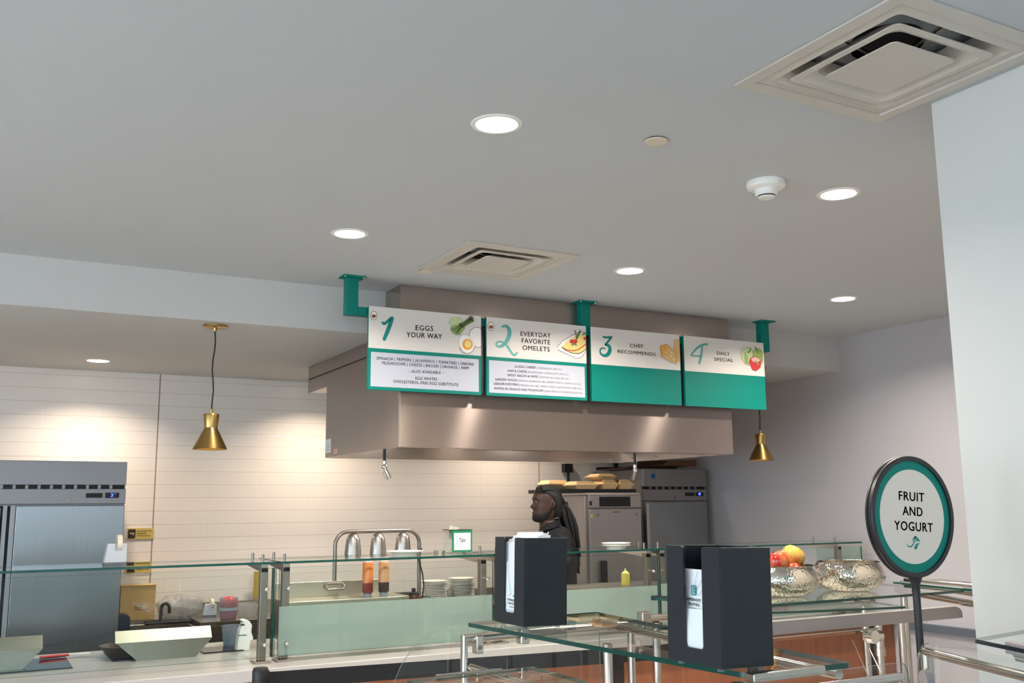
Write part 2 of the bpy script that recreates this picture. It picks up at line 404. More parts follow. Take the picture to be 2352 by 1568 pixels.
for axis, wins, f in (('Y', WIN_L, XL-.1), ('X', WIN_F, YF-.1)):
    for a, b in wins:
        k += 1; mb = MB(); m_ = (a+b)/2; w0, w1 = (.3, 2.6) if axis == 'Y' else (1.45, 2.83)
        for (p, q, z0, z1, mi) in ((a, a+.05, w0, w1, 0), (b-.05, b, w0, w1, 0), (m_-.025, m_+.025, w0, w1, 0), (a, b, w0, w0+.05, 0), (a, b, w1-.05, w1, 0), (a, b, w0, w1, 1)):
            d_ = .03 if mi == 0 else .004
            mb.box(f-d_, f+d_, p, q, z0, z1, mi) if axis == 'Y' else mb.box(p, q, f-d_, f+d_, z0, z1, mi)
        struct('window_%d' % k, mb, [STEELD, GLASSC])
gm = mat('outside_paving', (176, 180, 186), .9)
struct('ground_outside', MB().box(-40, 40, -40, 40, -.16, -.11), gm)
SLATE = mat('slate_band', (84, 92, 102), .5)
struct('trim_1', MB().box(XR-.05, XR, 2.02, 5.02, .775, .825), SLATE)
struct('baseboard_right', MB().box(XR-.015, XR, 2.02, 4.95, 0, .12), SLATE)

# ------------------------------------------------------------------ ceiling fittings
def downlight(x, y, z, label, power, group, R=.082):
    t = thing('recessed_downlight', label, 'ceiling light', (x, y, z), group)
    obj('trim_ring', MB().lathe([(R*.86, -.001), (R*.90, -.004), (R*1.06, -.003), (R*1.10, 0)], (x,y,z), 40), WHITE, t)
    obj('lens', MB().lathe([(0, -.0025), (R*.87, -.0025), (R*.88, -.0005)], (x,y,z), 40), LENS, t)
    L = bpy.data.lights.new('downlight_beam', 'AREA'); L.shape = 'DISK'; L.size = R*1.6; L.energy = power; L.color = (1, .84, .67) if z < 2.8 else (1, .90, .79)
    L.spread = radians(132) if z < 2.8 else radians(150)
    lo = bpy.data.objects.new('downlight_beam', L); COL.objects.link(lo); lo.parent = t; lo.location = (0,0,-.006)
    return t
G = 'round recessed downlights'
downlight(1.50, 2.835, H_C, 'largest-looking round downlight, left of the low beige sprinkler cap', LAMP_W, G)
downlight(1.51, 4.37, H_C, 'round downlight just above the left teal sign post', LAMP_W, G)
downlight(3.16, 4.385, H_C, 'round downlight right of the far air diffuser, above the middle sign post', LAMP_W, G)
downlight(3.15, 2.848, H_C, 'round downlight beside the white smoke detector', LAMP_W, G)
downlight(4.838, 4.394, H_C, 'small-looking round downlight near the right wall, above the right sign post', LAMP_W, G)
downlight(.72, 7.36, H_K, 'warm round downlight in the lower kitchen ceiling above the left fridge', LAMP_K, G)
downlight(2.42, 7.36, H_K, 'warm round downlight in the kitchen ceiling hidden behind the exhaust hood side', LAMP_K, G)
downlight(4.12, 7.36, H_K, 'added warm downlight brightening the kitchen, unseen behind the middle of the exhaust hood', LAMP_K*.8, G)  # unseen lamp added to lift the dim tiles, oven and corner fridge
downlight(-.98, 7.36, H_K, 'warm round downlight in the kitchen ceiling beyond the left fridge', LAMP_K, G)

def diffuser(d, label, neck):
    (x0, x1), (y0, y1) = d; cx, cy = (x0+x1)/2, (y0+y1)/2; h = (x1-x0)/2
    t = thing('ceiling_air_diffuser', label, 'air vent', (cx, cy, H_C), 'square ceiling air diffusers')
    def ring(mb, a, za, b, zb, mi=0, r=.0, rb=None):
        A = [(-a,-a),(a,-a),(a,a),(-a,a)]; B = [(-b,-b),(b,-b),(b,b),(-b,b)]
        def rnd(P, rad):
            out = []
            for i, (x, y) in enumerate(P):
                sx, sy = (1 if x > 0 else -1), (1 if y > 0 else -1); c0 = math.atan2(sy, sx)
                for q in range(5):
                    an = c0-pi/4+pi/2*q/4
                    out.append((x-sx*rad+rad*cos(an), y-sy*rad+rad*sin(an)))
            return out
        PA, PB = rnd(A, max(r, .001)), rnd(B, max(r if rb is None else rb, .001)); n = len(PA)
        mb.add([(cx+x, cy+y, H_C+za) for x, y in PA]+[(cx+x, cy+y, H_C+zb) for x, y in PB],
               [(i, (i+1) % n, n+(i+1) % n, n+i) for i in range(n)], mi, True)
        return PB
    mb = MB(); ring(mb, h+.012, -.001, h+.012, -.008); ring(mb, h+.012, -.008, h-.03, -.008); ring(mb, h-.03, -.008, h-.032, 0)
    obj('outer_frame', mb, DIFF, t)
    mb = MB(); ring(mb, h-.033, -.001, h-.07, -.006, r=.008, rb=.02); ring(mb, h-.07, -.006, h-.10, .02, r=.02, rb=.035); ring(mb, h-.10, .02, h-.125, .06, r=.035, rb=.05)
    obj('outer_cone', mb, DIFF, t)
    mb = MB(); ring(mb, h*.67, -.012, h*.60, -.013, r=.02, rb=.025); ring(mb, h*.60, -.013, h*.50, .006, r=.025, rb=.04); ring(mb, h*.50, .006, h*.43, .04, r=.04, rb=.05); ring(mb, h*.67, -.012, h*.67, -.009, r=.02); ring(mb, h*.67, -.009, h*.45, .045, r=.02, rb=.05)
    obj('middle_cone', mb, DIFF, t)
    mb = MB(); PB = ring(mb, h*.43, -.012, h*.43, -.016, r=.02); n = len(PB)
    ring(mb, h*.43, -.012, h*.22, .02, r=.02, rb=.03)
    PC = [(x*.95/.8*.8, y*.95/.8*.8) for x, y in PB]
    mb.add([(cx+x, cy+y, H_C-.016) for x, y in PB], [tuple(range(n))])
    obj('centre_plate', mb, DIFF, t)
    mb = MB()
    for a, b, zz in ((h-.008, h-.008, 0),): mb.box(cx-a, cx+a, cy-b, cy-b+.004, H_C+.0, H_C+.085); mb.box(cx-a, cx+a, cy+b-.004, cy+b, H_C, H_C+.085); mb.box(cx-a, cx-a+.004, cy-b, cy+b, H_C, H_C+.085); mb.box(cx+a-.004, cx+a, cy-b, cy+b, H_C, H_C+.085)
    mb.box(cx-h+.008, cx+h-.008, cy-h+.008, cy+h-.008, H_C+.08, H_C+.085)
    obj('plenum_box', mb, DUCTG, t)
    obj('duct_neck', MB().lathe([(.105, .06), (.105, .0795), (0, .0795)], (cx,cy,H_C), 32), DARK, t)
    for sx, sy in ((1,0),(-1,0),(0,1),(0,-1)):
        obj('spring_clip', MB().tube([(cx+sx*h*.25, cy+sy*h*.25, H_C+.015), (cx+sx*h*.5, cy+sy*h*.5, H_C+.03), (cx+sx*h*.8, cy+sy*h*.8, H_C+.05)], .006, 6), STEELP, t)
    return t
diffuser(DIFS[0], 'near square white air diffuser at the top right by the white wall', .15)
diffuser(DIFS[1], 'far square white air diffuser above the steel exhaust hood', .15)
for (x, y, lab) in ((2.078, 2.70, 'round beige sprinkler cap between the large downlight and the smoke detector'), (2.139, 4.90, 'round beige sprinkler cap beside the far air diffuser')):
    t = thing('sprinkler_cover', lab, 'sprinkler cover', (x, y, H_C), 'concealed sprinkler caps')
    obj('cover_plate', MB().lathe([(0, -.009), (.040, -.009), (.041, -.006), (.041, -.005), (0, -.005)], (x,y,H_C), 32), CREAM, t)
    obj('shadow_gap', MB().lathe([(.034, 0), (.034, -.006), (0, -.006)], (x,y,H_C), 32), DARK, t)
x, y = 2.765, 2.875
t = thing('smoke_detector', 'round white two-step smoke detector on the ceiling', 'smoke detector', (x, y, H_C))
obj('base', MB().lathe([(.077, 0), (.079, -.012), (.074, -.026), (.062, -.031), (.048, -.033), (0, -.033)], (x,y,H_C), 40), WHITE, t)
obj('sensor_head', MB().lathe([(.048, -.033), (.045, -.05), (.038, -.058), (.034, -.058), (.034, -.054)], (x,y,H_C), 40), WHITE, t)
obj('smoke_slot', MB().lathe([(.035, -.053), (.033, -.062), (0, -.062)], (x,y,H_C), 32), DARK, t)
obj('sensor_cap', MB().lathe([(0, -.070), (.031, -.068), (.034, -.063), (.030, -.060), (0, -.060)], (x,y,H_C), 32), WHITE, t)

# ------------------------------------------------------------------ exhaust hood
X0, X1, Y0, Y1, Zb = 2.14, 4.633, 5.27, 6.616, 2.005
t = thing('exhaust_hood', 'large stainless steel exhaust hood hanging behind the menu boards', 'range hood', (3.39, 5.95, 2.005))
obj('front_panel', MB().box(X0, X1, Y0, Y0+.012, Zb, 2.52), STEEL, t, bevel=.002)
obj('enclosure_panel', MB().box(X0, X1, Y0, Y0+.012, 2.523, H_C-.001).box(X0, X0+.012, Y0+.012, 5.508, 2.70, H_C-.001).box(X1-.012, X1, Y0+.012, 5.508, 2.70, H_C-.001), STEELU, t)
L_ = [(X0, Y0+.012, Zb), (X0, Y1, Zb), (X0, Y1, 2.50), (X0, 7.055, 2.50), (X0, 7.055, H_K-.001), (X0, Y0+.012, H_K-.001)]
obj('side_panel', MB().prism(L_, (.012, 0, 0)), STEEL, t)
obj('side_panel', MB().prism([(X1-.012, p[1], p[2]) for p in L_], (.012, 0, 0)), STEEL, t)
obj('side_seam', MB().box(X0-.006, X0, Y0+.02, 7.055, 2.597, 2.602), DARK, t)
obj('corner_trim', MB().box(X0-.003, X0+.01, Y0-.003, Y0+.008, Zb, 2.5), STEELB, t)
mb = MB().box(X0+.012, X1-.012, Y1-.012, Y1, Zb, 2.25).box(X0+.012, X1-.012, Y1-.03, Y1, Zb-.004, Zb+.004)
obj('back_panel', mb, STEELP, t)
obj('rear_plenum', MB().box(X0+.012, X1-.012, 6.62, 7.05, 2.505, H_K-.002), STEEL, t)
obj('canopy_roof', MB().box(X0+.012, X1-.012, Y0+.012, Y1-.012, 2.42, 2.44), STEELB, t)
mb = MB()
for i in range(5):
    a = X0+.06+i*.475; mb.prism([(a, 6.55, 2.10), (a, 6.15, 2.41), (a, 6.17, 2.42), (a, 6.58, 2.12)], (.46, 0, 0))
obj('grease_filter', mb, STEELD, t)
obj('gutter', MB().box(X0+.012, X1-.012, Y0+.012, Y0+.06, Zb, Zb+.006).box(X0+.012, X1-.012, Y0+.054, Y0+.06, Zb+.006, Zb+.025), STEELB, t)
for i in range(4): obj('rivet', MB().tube([(X1-.012, 5.5+i*.32, 2.035), (X1-.017, 5.5+i*.32, 2.035)], .008, 8), STEELD, t)
mb = MB().box(X0-.002, X0, 6.50, 6.60, 2.035, 2.13)
obj('rating_label', mb, PAPER, t, label='white label with small print')
put = MB(); put.box(X0-.002, X0, 6.36, 6.44, 2.02, 2.055); obj('inspection_label', put, mat('pink_label', (222, 176, 160), .7), t, label='pale pink label')
put = MB()
for i in range(4): put.box(X0-.0026, X0-.002, 6.52, 6.58, 2.055+i*.015, 2.058+i*.015)
obj('label_print', put, INKG, t)
for i, xx in enumerate((2.75, 4.0)):
    obj('hood_light', MB().lathe([(.09, 0), (.09, -.03), (.07, -.06), (0, -.075)], (xx, 5.85, 2.42), 24), LENS, t)
    L = bpy.data.lights.new('hood_lamp', 'AREA'); L.shape = 'DISK'; L.size = .16; L.energy = 13; L.color = (1, .93, .84)
    lo = bpy.data.objects.new('hood_lamp', L); COL.objects.link(lo); lo.parent = t; lo.location = vec((xx, 5.85, 2.33))-t.location
def nozzle(x, y, lab, s):
    t = thing('fire_suppression_nozzle', lab, 'nozzle', (x, y, 2.0), 'fire nozzles under the hood')
    obj('pipe', MB().tube([(x,y,2.42),(x,y,1.935)], .0095, 10), BLACK, t)
    obj('elbow', MB().tube([(x,y,1.94),(x,y,1.92)], .013, 12).ball((x-.002,y-.006,1.905), .017), CHROME, t)
    obj('nozzle_tip', MB().tube([(x+.004*s,y,1.895),(x+.018*s,y,1.868),(x+.034*s,y,1.835)], [.008,.012,.013], 12), CHROME, t)
    obj('cap_tether', MB().tube([(x,y,1.89),(x-.008*s,y,1.86),(x+.006*s,y,1.835),(x+.028*s,y,1.832)], .0012, 6), BRASS, t)
p = at(883, 1060, Y=5.62); nozzle(p.x, 5.62, 'chrome fire nozzle on a black pipe under the left end of the hood', 1)
p = at(1458, 1060, Y=5.62); nozzle(p.x, 5.62, 'chrome fire nozzle on a black pipe under the right part of the hood', -.8)
def cord(x, y, lab, w):
    t = thing('power_drop', lab, 'power cord', (x, y, 1.75), 'black power drops behind the hood')
    z = at(1297, 1075, Y=y).z
    obj('junction_box', MB().box(x-w/2, x+w/2, y-.06, y, z-.04, z+.04), BLACK, t, bevel=.004)
    obj('cable', MB().tube([(x+.01,y-.03,z-.03),(x+.008,y-.03,z-.2),(x+.005,y-.03,1.45)], .013, 8), BLACK, t)
p = at(1299, 1068, Y=7.90); cord(p.x, 7.90, 'black plug box with a thick black cable on the tiles above the takeout boxes', .09)
p = at(1409, 1063, Y=7.90)
t = thing('wall_plug', 'small black plug on a bracket under the right end of the hood', 'plug', (p.x, 7.9, p.z))
obj('bracket', MB().box(p.x-.12, p.x+.08, 7.84, 7.9, p.z+.005, p.z+.02), BLACK, t)
obj('plug_body', MB().tube([(p.x,7.86,p.z+.005),(p.x,7.86,p.z-.02),(p.x,7.86,p.z-.055)], [.03,.024,.008], 10), BLACK, t)

# ------------------------------------------------------------------ menu boards and their hanger
YBd = 5.18
t = thing('menu_board_hanger', 'teal square-tube hanger holding the menu boards from the ceiling', 'sign hanger', (3.37, 5.215, H_C))
zr0, zr1 = 2.683, 2.735+.06
zr0 = at(815, 722, Y=5.2).z; zr1 = 2.789
for xx in (1.823, 3.395, 4.925):
    z_ = zr0
    obj('post', MB().box(xx-.035, xx+.035, 5.205, 5.265, z_, H_C-.008), TEAL, t, bevel=.003)
    mb = MB().box(xx-.065, xx+.065, 5.165, 5.265, H_C-.008, H_C)
    pl = obj('ceiling_plate', mb, TEAL, t)
    for sx in (-.055, .055): obj('screw', MB().lathe([(0, -.012), (.005, -.012), (.006, -.008)], (xx+sx, 5.175, H_C), 8), CHROME, pl)
obj('rail', MB().box(1.858, 4.89, 5.207, 5.262, zr0, zr1), TEAL, t, bevel=.003)
obj('backing_panel', MB().box(1.96, 4.83, 5.20, 5.235, 2.325, zr0-.001), BLACK, t)

zo1, zo2 = 4.4377, 5.0043                         # photo crops the artwork was measured on
def A(x, y): return at(830+x/zo1, 680+y/zo1, Y=YBd)
def B(x, y): return at(1330+x/zo2, 680+y/zo2, Y=YBd)
NB = Vector((0, -1, 0))
def poly(mb, pts, lift, mi):
    P = [vec(p)+NB*lift for p in pts]; mb.add(P, [tuple(range(len(P)))], mi)
def oval(fn, cx, cy, rx, ry, rot=0, n=24):
    c, s = cos(rot), sin(rot)
    return [fn(cx+rx*cos(2*pi*k/n)*c-ry*sin(2*pi*k/n)*s, cy+rx*cos(2*pi*k/n)*s+ry*sin(2*pi*k/n)*c) for k in range(n)]
ART = [mat('art_green', (150, 176, 96), .6), mat('art_dark_green', (92, 116, 60), .6), mat('art_outline', (58, 50, 44), .6), mat('art_white', (240, 236, 232), .6),
       mat('art_yolk', (238, 160, 52), .6), mat('art_yellow', (236, 212, 134), .6), mat('art_red', (206, 48, 52), .6), mat('art_cheese', (222, 178, 122), .6),
       mat('art_pink', (238, 178, 172), .6), mat('art_grey_line', (140, 130, 140), .6), mat('art_light_green', (196, 210, 158), .6), mat('art_brown', (140, 80, 50), .6)]
GR, DG, OL, WH, YO, YE, RE, CH, PK, GL, LG, BRN = range(12)
def board(i, x0, lab, cool):
    x1 = x0+.713; z0, z1, zm = 2.316, 2.793, 2.552
    t = thing('menu_board', lab, 'menu board', ((x0+x1)/2, YBd, z0), 'hanging menu boards')
    obj('panel', MB().box(x0, x1, YBd, YBd+.02, z0, z1), TEAL, t)
    obj('header', MB().box(x0, x1, YBd-.0012, YBd, zm, z1), BOARDW, t)
    if cool: obj('insert', MB().box(x0+.016, x1-.016, YBd-.0012, YBd, z0+.018, zm-.022), BOARDG, t)
    return t
bds = [board(0, 1.912, 'menu board 1, eggs your way, with an ingredient list below', True),
       board(1, 2.662, 'menu board 2, everyday favorite omelets, with six lines of small print', True),
       board(2, 3.411, 'menu board 3, chef recommends, plain teal below a cheese drawing', False),
       board(3, 4.161, 'menu board 4, daily special, plain teal below a drawing of peppers', False)]
LF = NB*.0022
def cap(px, f): return px/f/192.6*.478*1.0
def lines(fn, rows, mb, f, cappx, bold=.012, mi=0, sp=1.12):
    for s, xl, yl, xr, yr in rows: put_text(mb, s, fn(xl, yl), fn(xr, yr), cap(cappx, f), lift=LF, mi=mi, spacing=sp, bold=bold*.9)
mb = MB(); lines(A, [('EGGS', 552, 347, 730, 355), ('YOUR WAY', 460, 416, 820, 437)], mb, zo1, 52, .014)
obj('heading_lettering', mb, INK, bds[0])
mb = MB(); lines(A, [('SPINACH | PEPPERS |', 153, 645, 528, 668), ('| TOMATOES | ONIONS', 763, 683, 1143, 708), ('MUSHROOMS | CHEESE | BACON | SAUSAGE | HAM', 210, 694, 1090, 746),
                     ], mb, zo1, 29, .008)
obj('ingredient_lettering', mb, INK, bds[0]); mb = MB()
lines(A, [('- ALSO AVAILABLE -', 487, 779, 832, 793), ('EGG WHITES', 550, 850, 770, 860), ('CHOLESTEROL-FREE EGG SUBSTITUTE', 325, 881, 985, 917)], mb, zo1, 29, .008)
obj('note_lettering', mb, INK, bds[0]); mb = MB(); lines(A, [('JALAPEÑOS', 542, 668, 746, 681)], mb, zo1, 29, .002)
obj('pale_lettering', mb, INKG, bds[0])
mb = MB(); lines(A, [('EVERYDAY', 1622, 405, 1928, 424), ('FAVORITE', 1634, 475, 1922, 494), ('OMELETS', 1642, 546, 1918, 566)], mb, zo1, 50, .010)
obj('heading_lettering', mb, INK, bds[1])
mb = MB(); lines(A, [('CLASSIC CHEESE |', 1561, 727, 1790, 739), ('HAM & CHEESE |', 1489, 770, 1702, 782), ('SMOKY BACON & SWISS |', 1488, 815, 1812, 832),
                     ('GARDEN VEGGIE |', 1362, 858, 1598, 868), ('DENVER/WESTERN |', 1352, 903, 1612, 914), ('WHITES W/ SPINACH AND MUSHROOM |', 1350, 950, 1868, 975)], mb, zo1, 25, .006)
obj('menu_lettering', mb, INK, bds[1]); mb = MB()
lines(A, [('CHEDDAR JACK (380 CAL.)', 1798, 740, 2045, 757), ('SMOKED HAM, CHEDDAR JACK (370 CAL.)', 1710, 783, 2110, 807), ('CRISP BACON, SWISS (430 CAL.)', 1820, 834, 2120, 853),
          ('SPINACH, MUSHROOM, BELL PEPPER TOMATO, ONION (210 CAL.)', 1606, 869, 2238, 905), ('SMOKED HAM, BELL PEPPER, ONION, CHEDDAR JACK (380 CAL.)', 1620, 916, 2243, 950),
          ('BABY SPINACH, MUSHROOMS (200 CAL.)', 1876, 976, 2255, 996)], mb, zo1, 20, .0, 0, 1.0)
obj('fine_print_lettering', mb, INKG, bds[1])
mb = MB(); lines(B, [('CHEF', 582, 585, 735, 594), ('RECOMMENDS', 443, 652, 878, 688)], mb, zo2, 44, .010); obj('heading_lettering', mb, INK, bds[2])
mb = MB(); lines(B, [('DAILY', 1582, 673, 1730, 684), ('SPECIAL', 1552, 743, 1770, 757)], mb, zo2, 46, .006); obj('heading_lettering', mb, INK, bds[3])
u1 = .00062
def stroke(fn, mb, pts, ws, mi=0, k=u1): ribbon(mb, [fn(*p) for p in pts], [w*k for w in ws], NB, NB*.0022, mi)
mb = MB(); stroke(A, mb, [(212,266),(228,282),(258,264),(290,234),(312,222)], [18,24,26,28,30]); stroke(A, mb, [(312,226),(276,330),(232,438)], [36,40,34])
obj('numeral', mb, TEALI, bds[0])
mb = MB(); stroke(A, mb, [(1432,312),(1470,304),(1500,330),(1508,380),(1490,440),(1450,492),(1410,514),(1378,505),(1376,478),(1405,462),(1450,474),(1490,515),(1530,578),(1560,602),(1586,576)], [18,30,40,46,44,36,26,18,16,16,18,24,24,22,16])
obj('numeral', mb, TEALL, bds[1])
mb = MB(); stroke(B, mb, [(278,470),(320,474),(372,470)], [22,22,20]); stroke(B, mb, [(368,474),(338,512),(302,556)], [20,24,22])
stroke(B, mb, [(304,556),(345,575),(352,618),(335,662),(298,684),(258,672),(240,640),(248,606),(275,596),(296,606)], [22,36,44,44,32,24,20,18,16,14])
obj('numeral', mb, TEALI, bds[2])
mb = MB(); stroke(B, mb, [(1474,552),(1420,560),(1350,600),(1288,676)], [22,26,24,20]); stroke(B, mb, [(1286,682),(1340,688),(1400,690)], [16,18,16]); stroke(B, mb, [(1412,592),(1400,690),(1380,772)], [26,34,30])
obj('numeral', mb, TEALL, bds[3])
def egg_mark(fn, b, cx, cy):
    mb = MB(); poly(mb, oval(fn, cx, cy, 34, 46), .0016, 0); poly(mb, oval(fn, cx, cy, 29, 41), .0020, 1); poly(mb, oval(fn, cx, cy+6, 22, 19), .0024, 2)
    obj('egg_emblem', mb, [INK, ART[WH], ART[BRN]], b)
egg_mark(A, bds[0], 126, 198); egg_mark(A, bds[1], 1320, 308)
def outlined(mb, fn, pts, fill, k=1.06, l=.0018, oc=OL):
    cx = sum(p[0] for p in pts)/len(pts); cy = sum(p[1] for p in pts)/len(pts)
    poly(mb, [fn(cx+(x-cx)*k, cy+(y-cy)*k) for x, y in pts], l, oc); poly(mb, [fn(x, y) for x, y in pts], l+.0004, fill)
def ln(mb, fn, pts, w, mi=OL, lift=.0034): ribbon(mb, [fn(*p) for p in pts], [w*u1]*len(pts), NB, NB*lift, mi, 4, False)
mb = MB()
outlined(mb, A, [(892,270),(905,232),(950,216),(1010,222),(1035,255),(1010,290),(940,296),(905,295)], LG, 1.04)
outlined(mb, A, [(908,340),(912,310),(975,292),(1040,290),(1050,330),(1000,395),(960,392),(925,370)], GR, 1.04, .0024)
outlined(mb, A, [(985,280),(1040,262),(1110,200),(1140,215),(1146,258),(1075,295),(1030,330)], DG, 1.02, .003)
for q in range(6): ln(mb, A, [(960+q*14, 385-q*18),(1020+q*6, 310-q*5),(1070+q*3, 268-q*3),(1115+q*4, 212+q*7)], 5, OL, .0044)
for q in range(4): ln(mb, A, [(915+q*22, 345+q*12),(960+q*16, 320+q*4),(1020, 290)], 5, OL, .0044)
poly(mb, [A(1095,400), A(1105,350), A(1150,315), A(1200,315), A(1219,335), A(1219,522), A(1180,528), A(1120,490)], .0014, GL)
poly(mb, [A(1101,400), A(1110,355), A(1152,321), A(1198,321), A(1219,342), A(1219,514), A(1180,520), A(1124,486)], .0018, WH)
outlined(mb, A, [(1072+84*cos(a)*cos(.35)-(98*sin(a))*sin(.35)*-1*.4, 490+96*sin(a)+10*cos(a)) for a in [2*pi*q/26 for q in range(26)]], WH, 1.035, .0024, GL)
poly(mb, oval(A, 1080, 492, 54, 56), .0032, YO); poly(mb, oval(A, 1084, 488, 34, 38), .0036, YE)
ln(mb, A, [(1000,520),(1020,568),(1080,585),(1130,560),(1155,510)], 7, GL)
obj('illustration', mb, ART, bds[0])
mb = MB(); c = [(1995,520),(2050,452),(2200,372),(2262,366),(2296,395),(2298,560),(2240,625),(2190,634),(2080,585),(2000,545)]
outlined(mb, A, [(min(x,2284), y) for x, y in c], WH, 1.0, .0012, GL)
for q in range(len(c)-1): ln(mb, A, [(min(c[q][0],2286), c[q][1]), (min(c[q+1][0],2286), c[q+1][1])], 7, GL, .002)
outlined(mb, A, [(2042,520),(2080,478),(2150,420),(2230,392),(2284,400),(2286,540),(2230,580),(2160,582),(2090,556)], YE, 1.0, .0016)
ln(mb, A, [(2042,520),(2110,552),(2200,548),(2284,490)], 9, RE, .0026); ln(mb, A, [(2042,520),(2090,556),(2160,582),(2230,580),(2286,540)], 7, OL, .0026)
poly(mb, oval(A, 2145, 462, 22, 22), .0028, RE); poly(mb, oval(A, 2180, 462, 20, 22), .0029, RE); poly(mb, oval(A, 2272, 432, 12, 16), .0029, RE)
for a, b_ in (((2190,440),(2230,342)), ((2190,440),(2172,346)), ((2195,400),(2228,360)), ((2250,395),(2280,370)), ((2165,482),(2140,500)), ((2165,482),(2190,505))): ln(mb, A, [a, ((a[0]+b_[0])/2+4, (a[1]+b_[1])/2), b_], 14, DG, .0034)
obj('illustration', mb, ART, bds[1])
mb = MB(); outlined(mb, B, [(1092,498),(1152,506),(1163,755),(1120,745),(1080,620)], CH, 1.02, .0014)
outlined(mb, B, [(932,575),(1008,552),(1050,590),(1118,655),(1115,776),(1040,752),(945,695)], CH, 1.035, .0022)
poly(mb, [B(934,578), B(1006,556), B(1000,600), B(960,690), B(946,692)], .0030, YO)
for q, (x, y, r) in enumerate(((1030,620,14),(1062,650,20),(1050,690,16),(1085,725,13),(1000,650,10),(1010,710,12),(975,640,8))): poly(mb, oval(B, x, y, r, r*.8), .0034, YE)
obj('illustration', mb, ART, bds[2])
mb = MB()
outlined(mb, B, [(1856,660),(1872,610),(1910,590),(1960,592),(1990,620),(1996,700),(1950,795),(1905,780),(1870,725)], LG, 1.03)
outlined(mb, B, [(2000,630),(2035,602),(2080,610),(2108,650),(2110,740),(2085,795),(2040,770),(2000,700)], GR, 1.03, .0022)
ln(mb, B, [(1935,650),(1962,630),(1970,595)], 16, DG, .0032); ln(mb, B, [(2050,655),(2040,620),(2020,580)], 16, DG, .0032)
poly(mb, [B(1900,640), B(1935,700), B(1950,790), B(1900,770)], .0030, GR)
outlined(mb, B, [(1952,760),(1965,715),(2010,692),(2060,705),(2086,750),(2080,820),(2030,860),(1990,845)], RE, 1.03, .0034)
poly(mb, [B(1972,722), B(2010,696), B(2058,708), B(2078,745), B(2030,762), B(1990,752)], .0044, PK)
ln(mb, B, [(2010,745),(2045,765),(2058,795)], 16, GR, .0050)
obj('illustration', mb, ART, bds[3])
#PART2
# ------------------------------------------------------------------ pendants
def pendant(x, y, lab):
    t = thing('pendant_lamp', lab, 'pendant lamp', (x, y, 1.99), 'brass pendant lamps')
    obj('ceiling_canopy', MB().lathe([(.066, H_K-.001), (.066, H_K-.012), (.062, H_K-.014), (.012, H_K-.016), (.010, H_K-.035), (0, H_K-.035)], (x,y,0), 32), BRASS, t)
    pts = [(x+.006*sin(k*1.3)*(1 if 0 < k < 8 else 0), y, H_K-.03-(H_K-.03-2.205)*k/8) for k in range(9)]
    obj('cord', MB().tube(pts, .0042, 8), BLACK, t)
    obj('neck', MB().lathe([(0, 2.215), (.009, 2.215), (.009, 2.19), (.042, 2.188), (.044, 2.18), (.037, 2.112), (.035, 2.11)], (x,y,0), 36), BRASS, t)
    sh = obj('shade', MB().lathe([(.036, 2.112), (.037, 2.106), (.094, 1.992), (.092, 1.990)], (x,y,0), 40), BRASS, t)
    obj('inner_shade', MB().lathe([(.034, 2.106), (.0915, 1.991)], (x,y,0), 40), BRASSI, sh)
    obj('bulb', MB().ball((x,y,2.035), .028), mat('warm_bulb', (255, 220, 160), .5, emit=(255, 200, 120), estr=9) if 'warm_bulb' not in MATS else MATS['warm_bulb'], t)
    return t
pendant(1.157, 5.639, 'brass cone pendant lamp hanging in front of the white tiles')
pendant(5.23, 5.639, 'brass cone pendant lamp below the right end of menu board 4')

